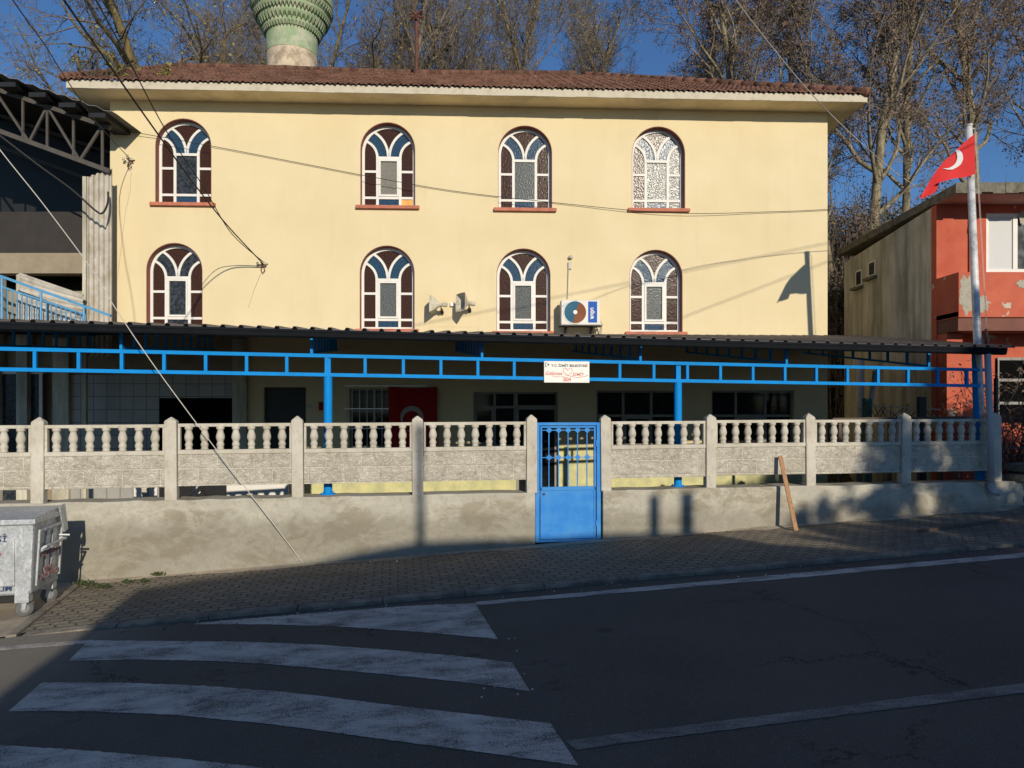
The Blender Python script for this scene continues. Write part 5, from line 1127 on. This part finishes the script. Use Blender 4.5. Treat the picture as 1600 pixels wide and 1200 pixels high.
# ------------------------------------------------------------------ plank, timber on pavement, weeds
pA = gpt(1244, 829, .03); pA.z += .0; pt = toW('F', S('F', 1219, -.13), -.13, Z('F', 1219, 712, -.13))
m = MB(); m.beam(pA, pt, .072, .022, up=(0, -1, .2)); single(m, 'timber_plank', 'plank', 'brown timber plank leaning on the fence right of the gate', 'plank', 'W', tuple(pA), bevel=.003)
m = MB(); a = gpt(1435, 830, .06); b = gpt(1572, 812, .06); m.beam(a, b, .07, .05); single(m, 'fallen_timber', 'oldwood', 'dark piece of timber lying on the pavement at the right', 'timber', 'W', tuple(a), bevel=.004)
def weed(px, py, size, n, label, lf='leaf_green'):
    p = gpt(px, py, .028); rnd = random.Random(px); root = thing('weed', label, 'weed', 'W', tuple(p), 'small weeds at the foot of the wall')
    m = MB(); ms = MB()
    for i in range(n):
        a = rnd.uniform(0, 6.28); r = rnd.uniform(.2, 1) * size; h = rnd.uniform(.15, .6) * size; e = p + Vector((r * math.cos(a) * 1.6, r * math.sin(a) * .5, h)); ms.tube([p + Vector((0, 0, -.01)), p.lerp(e, .5) + Vector((0, 0, h * .3)), e], .003, 3)
        for k in range(4):
            c = p.lerp(e, .4 + .2 * k) + Vector((rnd.uniform(-.02, .02), rnd.uniform(-.02, .02), rnd.uniform(0, .02))); d = Vector((rnd.uniform(-1, 1), rnd.uniform(-1, 1), rnd.uniform(.1, .8))).normalized() * .035; sd = d.orthogonal().normalized() * .014
            m.add([c, c + d * .5 + sd, c + d, c + d * .5 - sd], [(0, 1, 2, 3)])
    m.build('leaves', lf, root); ms.build('stem', 'twig', root)
weed(134, 917, .14, 40, 'bushiest green weed at the wall foot beside the refuse container'); weed(160, 921, .10, 30, 'low spreading weed next to the bushiest one'); weed(198, 913, .09, 22, 'flat green weed on the pavement between the other weeds'); weed(248, 901, .08, 20, 'small weed under the patched part of the base wall'); weed(224, 911, .06, 14, 'tiny weed between the flat weed and the small weed')
# litter: dry leaves, grit and paint chips along the kerb, pavement and crossing edge
rnd = random.Random(12); m = MB()
for i in range(1500):
    k = i % 5
    if k < 2: s_ = rnd.uniform(-6, 16); q = KQ - abs(rnd.gauss(0, .18)); dz = .004
    elif k == 2: s_ = rnd.uniform(-6.5, 14); q = rnd.uniform(KQ + .2, -.15); dz = .04
    elif k == 3: s_ = rnd.uniform(-6.5, 14); q = -.14 - abs(rnd.gauss(0, .12)); dz = .035
    else: s_ = rnd.uniform(-9, 14); q = rnd.uniform(-9, KQ); dz = .004
    p = toW('F', s_, q, 0); p.z = road_z(p.x) + dz + .004; z = rnd.uniform(.006, .022) * (1 if k < 4 else .7); a = rnd.uniform(0, 6.3); u = Vector((math.cos(a), math.sin(a), rnd.uniform(-.2, .5))) * z; v = Vector((-math.sin(a), math.cos(a), rnd.uniform(-.2, .4))) * z * rnd.uniform(.4, .9)
    m.add([p - u - v * .3, p + v, p + u, p - v], [(0, 1, 2, 3)], (0 if k == 4 else rnd.choice((0, 0, 0, 1, 1, 1, 1, 2))))
for i in range(14):
    p = gpt(790 + rnd.gauss(0, 22), 1050 + rnd.gauss(0, 45)); p.z += .008; z = rnd.uniform(.004, .012); m.add([p + Vector((-z, 0, 0)), p + Vector((0, -z, 0)), p + Vector((z, 0, .004)), p + Vector((0, z, .006))], [(0, 1, 2, 3)], 2)
tag(m.build('litter', ['leaf_brown', 'twig', 'signwhite']), kind='stuff')
# ------------------------------------------------------------------ wires
def wire(pts, r, mat, label, name='overhead_wire', grp=None):
    # Catmull-Rom
    P_ = [Vector(p) for p in pts]; Q = []
    for i in range(len(P_) - 1):
        p0 = P_[max(i - 1, 0)]; p1 = P_[i]; p2 = P_[i + 1]; p3 = P_[min(i + 2, len(P_) - 1)]
        for k in range(6):
            t = k / 6; Q.append(.5 * ((2 * p1) + (p2 - p0) * t + (2 * p0 - 5 * p1 + 4 * p2 - p3) * t * t + (3 * p1 - p0 - 3 * p2 + p3) * t ** 3))
    Q.append(P_[-1]); m = MB(); m.tube(Q, r, 6); return single(m, name, mat, label, 'wire', 'W', tuple(P_[-1]), group=grp, smooth=True)
def fcd(px, py, q=-.1): return toW('B', S('B', px, q), q, Z('B', px, py, q))
hk = fcd(411, 412, -.16)
wire([wp(40, -90, 6.5), wp(100, 0, 7.6), wp(185, 122, 9.9), wp(240, 200, 11.4), wp(300, 283, 13.4), wp(355, 352, 15.3), hk], .013, 'cable', 'thick black wire running down to the iron hook between the left windows')
wire([wp(100, -90, 6.5), wp(150, 0, 7.6), wp(200, 92, 9.4), wp(260, 205, 11.8), wp(318, 292, 14), wp(362, 365, 15.7), hk + Vector((.02, 0, .03))], .009, 'cable', 'thinner black wire slackly following the thick one to the iron hook')
wire([wp(-40, -100, 7), wp(20, 0, 8.6), wp(70, 70, 10.3), wp(100, 118, 11.8), wp(150, 190, 14.5), fcd(203, 248, -.12)], .008, 'cable', 'black wire descending to the insulator cluster at the top left')
wire([fcd(150, 197, -.3), fcd(200, 205, -.12), fcd(330, 228, -.05), fcd(470, 255, -.04), fcd(600, 280, -.04), fcd(720, 300, -.04), fcd(880, 318, -.04), fcd(1050, 333, -.1), fcd(1200, 331, -.05), fcd(1294, 327, -.05), wp(1400, 318, 17.5)], .007, 'cable', 'long thin black wire sagging across the whole yellow facade')
wire([wp(1130, -40, 8), wp(1150, 0, 8.5), wp(1210, 78, 10), wp(1262, 140, 11.5), wp(1320, 200, 13), wp(1390, 262, 14.5), wp(1432, 292, 15.25)], .007, 'wcable', 'pale wire crossing the right roof corner to the orange house')
wire([wp(-60, 165, 14.8), wp(0, 212, 15), wp(60, 258, 15.2), wp(112, 296, 15.5), wp(148, 328, 15.7), wp(160, 333, 15.8), wp(168, 318, 16.0), wp(169, 300, 16.1)], .022, 'cable', 'thick dark cable looping under the shed truss', 'hanging_cable')
fd = lambda px, q: (lambda s: toW('F', s, q, 0).y)(S('F', px, q))
def fpt(px, py, q): return toW('F', S('F', px, q), q, Z('F', px, py, q))
wire([fpt(-60, 150, -.6), fpt(0, 234, -.55), fpt(70, 322, -.5), fpt(150, 430, -.42), fpt(178, 478, -.4), fpt(235, 563, -.36), fpt(300, 652, -.32), fpt(365, 738, -.28), fpt(430, 822, -.22), gpt(475, 882, .035)], .007, 'wcable', 'pale cable stretched from the left edge down to the pavement at the wall', 'stay_cable')
for (a, b, lb) in (((1293, 380), (650, 508), 'upper of two street wires above the road that shade the facade'), ((1293, 409), (900, 560), 'lower of two street wires above the road that shade the facade')):
    A_ = fcd(*a, 0) + SUNV * 10.2; B_ = fcd(*b, 0) + SUNV * 10.2; d = (B_ - A_)
    wire([A_ - d * .5, A_, B_, B_ + d * .3], .011, 'cable', lb, grp='street wires above the road')
# ------------------------------------------------------------------ trees
def tree_meshes(name, seed, H, r0, n1, spread, up, leafn, leafs, lmat, bmat, lean=(0, 0), l1=.45, dens_=1.0, start=.3, drop=0.0, split=0):
    rnd = random.Random(seed); tm = MB(); cm = MB(); tips = []
    def rv3(): return Vector((rnd.gauss(0, 1), rnd.gauss(0, 1), rnd.gauss(0, 1)))
    def branch(p, d, L, r, lev):
        ns = (7, 6, 5, 3, 2)[lev]; pts = [p]; rs = [r]; cur = p.copy(); dd = d.copy()
        for i in range(ns):
            dd = (dd + rv3() * (.07, .16, .20, .22, .2)[lev] + Vector((0, 0, (.02, up, up, up * .8, drop)[lev]))).normalized(); cur = cur + dd * (L / ns); pts.append(cur.copy()); rs.append(max((.02, .012, .010, .0075, .006)[lev], r * (1 - (i + 1) / ns * (.78 if lev == 0 else .82))))
        (tm if lev < 2 else cm).tube(pts, rs, (9, 6, 4, 3, 3)[lev], 0, cap=False)
        if lev >= 3: tips.extend(pts[1:])
        if lev == 4: return
        nc = int((n1, 7, 6, 5)[lev] * (dens_ if lev > 0 else 1) + rnd.random())
        for k in range(nc):
            f = (start + (1 - start) * (k + rnd.random()) / nc) if lev == 0 else (.2 + .8 * (k + rnd.random()) / nc)
            f = min(f, .999) * ns; i = int(f); q = pts[i].lerp(pts[i + 1], f - i); rr = rs[i] * .62; tan = (pts[i + 1] - pts[i]).normalized()
            side = tan.cross(rv3()).normalized(); ang = (spread, .75, .8, .8)[lev] * rnd.uniform(.7, 1.25)
            nd = (tan * math.cos(ang) + side * math.sin(ang)).normalized()
            if lev == 0: LL = H * l1 * (1 - .55 * (f / ns)) * rnd.uniform(.75, 1.15)
            else: LL = L * (.55, .55, .50, .5)[lev] * rnd.uniform(.7, 1.2) * (1.15 - .5 * f / ns)
            branch(q, nd, LL, max(.0075, rr * (.85, .8, .7, .7)[lev]), lev + 1)
    if split:
        for s_ in range(split):
            a = 6.28 * s_ / split + rnd.random(); branch(Vector((0, 0, 0)), Vector((math.cos(a) * .25 + lean[0], math.sin(a) * .25 + lean[1], 1)).normalized(), H * rnd.uniform(.8, 1), r0 * .8, 0)
    else: branch(Vector((0, 0, -.3)), Vector((lean[0], lean[1], 1)).normalized(), H, r0, 0)
    for i in range(leafn):
        c = rnd.choice(tips) + rv3() * .06; d = rv3().normalized() * leafs * rnd.uniform(.5, 1.2); s_ = d.cross(rv3()).normalized() * leafs * .38; c.z -= leafs * .3
        cm.add([c - d * .5, c + s_, c + d * .5, c - s_], [(0, 1, 2, 3)], 1)
    def mk(mb, nm, mats):
        me = bpy.data.meshes.new(nm); me.from_pydata(mb.v, [], mb.f)
        for x in mats: me.materials.append(M[x])
        if len(mats) > 1: me.polygons.foreach_set('material_index', mb.mi)
        me.polygons.foreach_set('use_smooth', [x == 0 for x in mb.mi]); return me
    return mk(tm, 'trunk', [bmat]), mk(cm, 'crown', ['twig', lmat])
def plant_tree(meshes, loc, rz, sc, label, name='bare_tree', grp='bare winter trees behind the mosque', cat='tree'):
    o = bpy.data.objects.new(name, None); COL.objects.link(o); o.location = loc; o.rotation_euler = (0, 0, rz); o.scale = (sc,) * 3; tag(o, label, cat, grp)
    for me in meshes: c = bpy.data.objects.new(me.name, me); COL.objects.link(c); c.parent = o
    return o
T_leafy = tree_meshes('a', 11, 18, .21, 26, .72, .11, 15000, .088, 'leaf_brown', 'bark_pale', start=.25, l1=.30, dens_=1.05)
T_leafy2 = tree_meshes('a2', 23, 17, .16, 22, .62, .14, 10500, .088, 'leaf_brown', 'bark_pale', start=.25, l1=.28, dens_=1.0)
T_bare = tree_meshes('b', 5, 18, .22, 26, .62, .14, 1500, .10, 'leaf_yellow', 'bark_grey', start=.3, l1=.38, dens_=1.08)
T_bare2 = tree_meshes('b2', 31, 17, .19, 14, .60, .12, 1500, .10, 'leaf_yellow', 'bark_moss', start=.25, l1=.38, split=3, dens_=.95)
T_big = tree_meshes('c', 42, 17, .42, 13, .95, .0, 1800, .12, 'leaf_yellow', 'bark_moss', start=.42, l1=.50, split=2, dens_=1.05, drop=-.1, lean=(-.12, 0))
def tz_(x, y): return ground_z(x, y)
def pt_(mesh, px, d, rz, sc, label, name='bare_tree'):
    x = (px - 800) / FOC * d; return plant_tree(mesh, (x, d, tz_(x, d) - .1), rz, sc, label, name)
pt_(T_big, 360, 34, .6, 1.12, 'spreading mossy tree with crooked limbs left of the minaret', 'mossy_tree')
pt_(T_bare2, 480, 34, 1.1, 1.15, 'bare tree with yellow tufts just right of the minaret')
pt_(T_bare, 590, 35, 2.2, 1.1, 'upright bare tree behind the roof, left of the rusty roof pole')
pt_(T_bare2, 690, 36, 3.0, 1.15, 'bare many stemmed tree just right of the rusty roof pole')
pt_(T_bare, 795, 37, 4.1, 1.1, 'bare tree with fanned branches above the middle of the roof')
pt_(T_bare2, 885, 38, 5.0, 1.0, 'low bare tree right of the fanned one, before open sky')
pt_(T_bare, 970, 44, .3, .88, 'smallest bare tree above the right half of the roof')
pt_(T_leafy, 1150, 34, 1.0, 1.15, 'tall tree with dry brown leaves behind the right end of the roof', 'leafy_winter_tree')
pt_(T_leafy2, 1240, 31, 2.0, 1.2, 'dense brown leaved tree rising behind the right roof corner', 'leafy_winter_tree')
pt_(T_leafy, 1350, 28, 3.2, 1.1, 'thick pale trunked tree between the mosque and the orange house', 'leafy_winter_tree')
pt_(T_leafy2, 1307, 27.5, 4.4, .85, 'slender pale trunked tree right beside the mosque corner', 'leafy_winter_tree')
pt_(T_leafy2, 1404, 31, 5.2, 1.15, 'thin leafy tree behind the grey side wall, left of the flagpole', 'leafy_winter_tree')
pt_(T_leafy, 1530, 33, .5, 1.15, 'brown leaved tree above the orange house behind the flagpole', 'leafy_winter_tree')
pt_(T_leafy2, 1625, 31, 1.7, 1.15, 'brown leaved tree at the right edge above the orange house', 'leafy_winter_tree')
pt_(T_big, 200, 38, 2.6, .95, 'small distant mossy tree over the left end of the roof', 'mossy_tree')
pt_(T_bare2, 400, 40, .9, 1.2, 'bare tree directly behind the minaret')
pt_(T_leafy, 1085, 44, 2.4, 1.1, 'far brown leaved tree beside the gap of open sky', 'leafy_winter_tree')
# undergrowth on the slope behind
rnd = random.Random(99); m = MB()
for c_ in range(165):
    cx_ = rnd.uniform(7, 21) if c_ % 5 and c_ < 120 else rnd.uniform(9.5, 15) if c_ >= 120 else rnd.uniform(-26, 30); cy_ = rnd.uniform(21.9, 33); hh = rnd.uniform(2.2, 5.4) * (1 if cx_ > 6 else .5); ww = rnd.uniform(.6, 1.4); gz = ground_z(cx_, cy_); mi = 0 if rnd.random() < .4 else 1
    for i in range(620):
        t = rnd.random() ** .8; z = gz + hh * t + rnd.gauss(0, .12); rr = ww * (1.05 - .75 * t) + .1; x = cx_ + rnd.gauss(0, rr * .55); y = cy_ + rnd.gauss(0, rr * .55)
        d = Vector((rnd.gauss(0, 1), rnd.gauss(0, 1), rnd.gauss(0, 1))).normalized() * rnd.uniform(.04, .09); e = d.cross(Vector((rnd.gauss(0, 1), rnd.gauss(0, 1), 1))).normalized() * .035; c = Vector((x, y, z))
        m.add([c - d, c + e, c + d, c - e], [(0, 1, 2, 3)], mi if rnd.random() < .8 else 1 - mi)
    for i in range(26):
        x = cx_ + rnd.gauss(0, .25); y = cy_ + rnd.gauss(0, .25); a = rnd.gauss(0, .45) * ww; b = rnd.gauss(0, .45) * ww; h_ = hh * rnd.uniform(.7, 1.15); m.tube([(x, y, gz - .2), (x + a * .4, y + b * .4, gz + h_ * .5), (x + a, y + b, gz + h_)], [.022, .014, .006], 3, 2, cap=False)
tag(m.build('undergrowth', ['leaf_green', 'leaf_brown', 'twig']), kind='stuff')
# shrub at the right edge and plants on the roof end
def shrub(p, h, wdt, n, label, lm, name='shrub', grp=None, seed=1, leafs=.045, nl=900):
    rnd = random.Random(seed); root = thing(name, label, 'shrub', 'W', tuple(p), grp); ms = MB(); ml = MB(); tips = []
    for i in range(n):
        a = rnd.uniform(0, 6.28); cur = Vector(p) + Vector((rnd.gauss(0, wdt * .12), rnd.gauss(0, wdt * .12), 0)); d = Vector((math.cos(a) * .25, math.sin(a) * .25, 1)).normalized(); pts = [cur]
        for k in range(7): d = (d + Vector((rnd.gauss(0, .22), rnd.gauss(0, .22), rnd.gauss(.02, .1)))).normalized(); cur = cur + d * h / 7 * rnd.uniform(.7, 1.1); pts.append(cur)
        ms.tube(pts, [.014 * (1 - j / 8) + .003 for j in range(8)], 4, cap=False); tips += pts[2:]
        for j in range(7):
            q = pts[rnd.randint(1, 6)]; dd = Vector((rnd.gauss(0, 1), rnd.gauss(0, 1), rnd.uniform(.2, 1.2))).normalized() * h * .22; ms.tube([q, q + dd * .5, q + dd + Vector((0, 0, .05))], [.006, .004, .003], 3, cap=False); tips += [q + dd * .5, q + dd]
    for i in range(nl):
        c = rnd.choice(tips) + Vector((rnd.gauss(0, .05), rnd.gauss(0, .05), rnd.gauss(0, .05))); d = Vector((rnd.gauss(0, 1), rnd.gauss(0, 1), rnd.gauss(0, 1))).normalized() * leafs; e = d.orthogonal().normalized() * leafs * .4; ml.add([c - d, c + e, c + d, c - e], [(0, 1, 2, 3)])
    ms.build('stem', 'oldwood', root); ml.build('leaves', lm, root)
shrub((10.1, 14.6, .5), 3.1, 1.0, 34, 'dense dark leafless shrub at the right edge before the orange house', 'leaf_brown', seed=4, nl=1100)
shrub((11.0, 14.3, .5), 2.6, 1.0, 24, 'lower twiggy shrub outside the right edge beside the dense one', 'leaf_brown', seed=8, nl=700)
for i, (px, d, h) in enumerate(((118, 17.2, 1.3), (150, 17.6, .7), (188, 18.2, .6))):
    p = toW('B', BL - .25 + i * .5, -.2 + i * .5, ez + .25 * i + .05)
    shrub(p, h, .5, 9 if i == 0 else 6, ('tallest weed growing on the left roof corner', 'short dry weed on the tiles beside the tallest one', 'short dry weed higher up the left roof edge')[i], 'leaf_green' if i == 0 else 'leaf_yellow', 'roof_weed', 'weeds growing on the tiled roof', 20 + i, .06, 90)
# ------------------------------------------------------------------ across the street, behind the camera: what casts the shade
hx = Vector((TOSUN.x, TOSUN.y)).normalized(); ex = Vector((-hx.y, hx.x)); 
if ex.x < 0: ex = -ex
dv = SUNV; HP = 9.0
def back(P, hp=HP):
    k = (hp - (P.x * hx.x + P.y * hx.y)) / (dv.x * hx.x + dv.y * hx.y); Q = P + dv * k; return (Q.x * ex.x + Q.y * ex.y, Q.z)
def fw(px, py, q=-.115): return toW('F', S('F', px, q), q, Z('F', px, py, q))
prof = [back(gpt(-160, 1230)), back(gpt(0, 1085)), back(gpt(125, 994)), back(gpt(214, 921, .03)), back(gpt(304, 907, .03)), back(gpt(394, 893, .03)), back(gpt(478, 882, .03)), back(fw(562, 862)), back(fw(647, 847)), back(fw(760, 842)), back(fw(832, 842)), back(fw(960, 833)), back(fw(1100, 832)), back(gpt(1200, 850, .03)), back(gpt(1350, 862, .03)), back(gpt(1600, 880, .03)), back(gpt(1900, 900, .03))]
print('PROFILE', [(round(a, 2), round(b, 2)) for a, b in prof])
hs = [p for p in prof]; hs.sort()
s_l = min(p[0] for p in prof); s_r = hs[-1][0] + 3
root = thing('house_opposite', 'rendered house across the street behind the viewer with chimneys', 'building', 'W', (hx.x * HP, hx.y * HP, 0))
def H(a, h, z): return (ex.x * a + hx.x * h, ex.y * a + hx.y * h, z)
m = MB(); out = [(prof[0][0] + .2, -1.5)] + prof[0:4] + prof[4:] + [(s_r, prof[-1][1]), (s_r, -1.5)]; n = len(out)
m.add([H(a, HP, z) for a, z in out] + [H(a, HP + 7, z) for a, z in out], [tuple(range(n)), tuple(range(2 * n - 1, n - 1, -1))] + [(i, (i + 1) % n, n + (i + 1) % n, n + i) for i in range(n)])
m.build('wall', 'housewall', root)
for (p0, p1, pyt) in ((1014, 1031, 773), (1063, 1084, 769)):
    a, z = back(fw(p0, pyt)); b, _ = back(fw(p1, pyt)); m = MB()
    vs = [H(a, HP, 2), H(b, HP, 2), H(b, HP + .4, 2), H(a, HP + .4, 2), H(a, HP, z), H(b, HP, z), H(b, HP + .4, z), H(a, HP + .4, z)]; m.add(vs, [(0, 1, 5, 4), (1, 2, 6, 5), (2, 3, 7, 6), (3, 0, 4, 7), (4, 5, 6, 7)]); m.build('chimney', 'housewall', root)
a, z = back(fw(657, 652)); m = MB(); m.tube([H(a, HP + .3, 3), H(a, HP + .3, z)], .065, 10); m.build('vent_pipe', 'steel', root)
m = MB()
for i in range(4):
    for z in (.9, 3.4):
        a = prof[4][0] + .8 + i * 2.3; m.add([H(a, HP - .02, z), H(a + 1.1, HP - .02, z), H(a + 1.1, HP - .02, z + 1.3), H(a, HP - .02, z + 1.3)], [(0, 1, 2, 3)])
m.build('window', 'g_slate', root)
# street tree across the road that dapples the right part of the fence and pavement
def street_tree(loc, mesh, rz, sc, lb): plant_tree(mesh, loc, rz, sc, lb, 'street_tree', 'street trees behind the viewer')
T_st = tree_meshes('s', 77, 9.3, .16, 20, .8, .04, 12000, .16, 'leaf_brown', 'bark_grey', start=.42, l1=.36)
street_tree((13.0, -6.5, .6), T_st, .4, 1.0, 'brown leaved street tree across the road behind the viewer')
street_tree((12.0, -8.5, .5), T_st, 5.5, .84, 'nearest brown leaved street tree across the road behind the viewer')
street_tree((16.0, -6.0, .7), T_st, 2.4, 1.02, 'middle brown leaved street tree across the road behind the viewer')
street_tree((19.0, -5.5, .8), T_st, 4.4, 1.0, 'farther brown leaved street tree across the road behind the viewer')
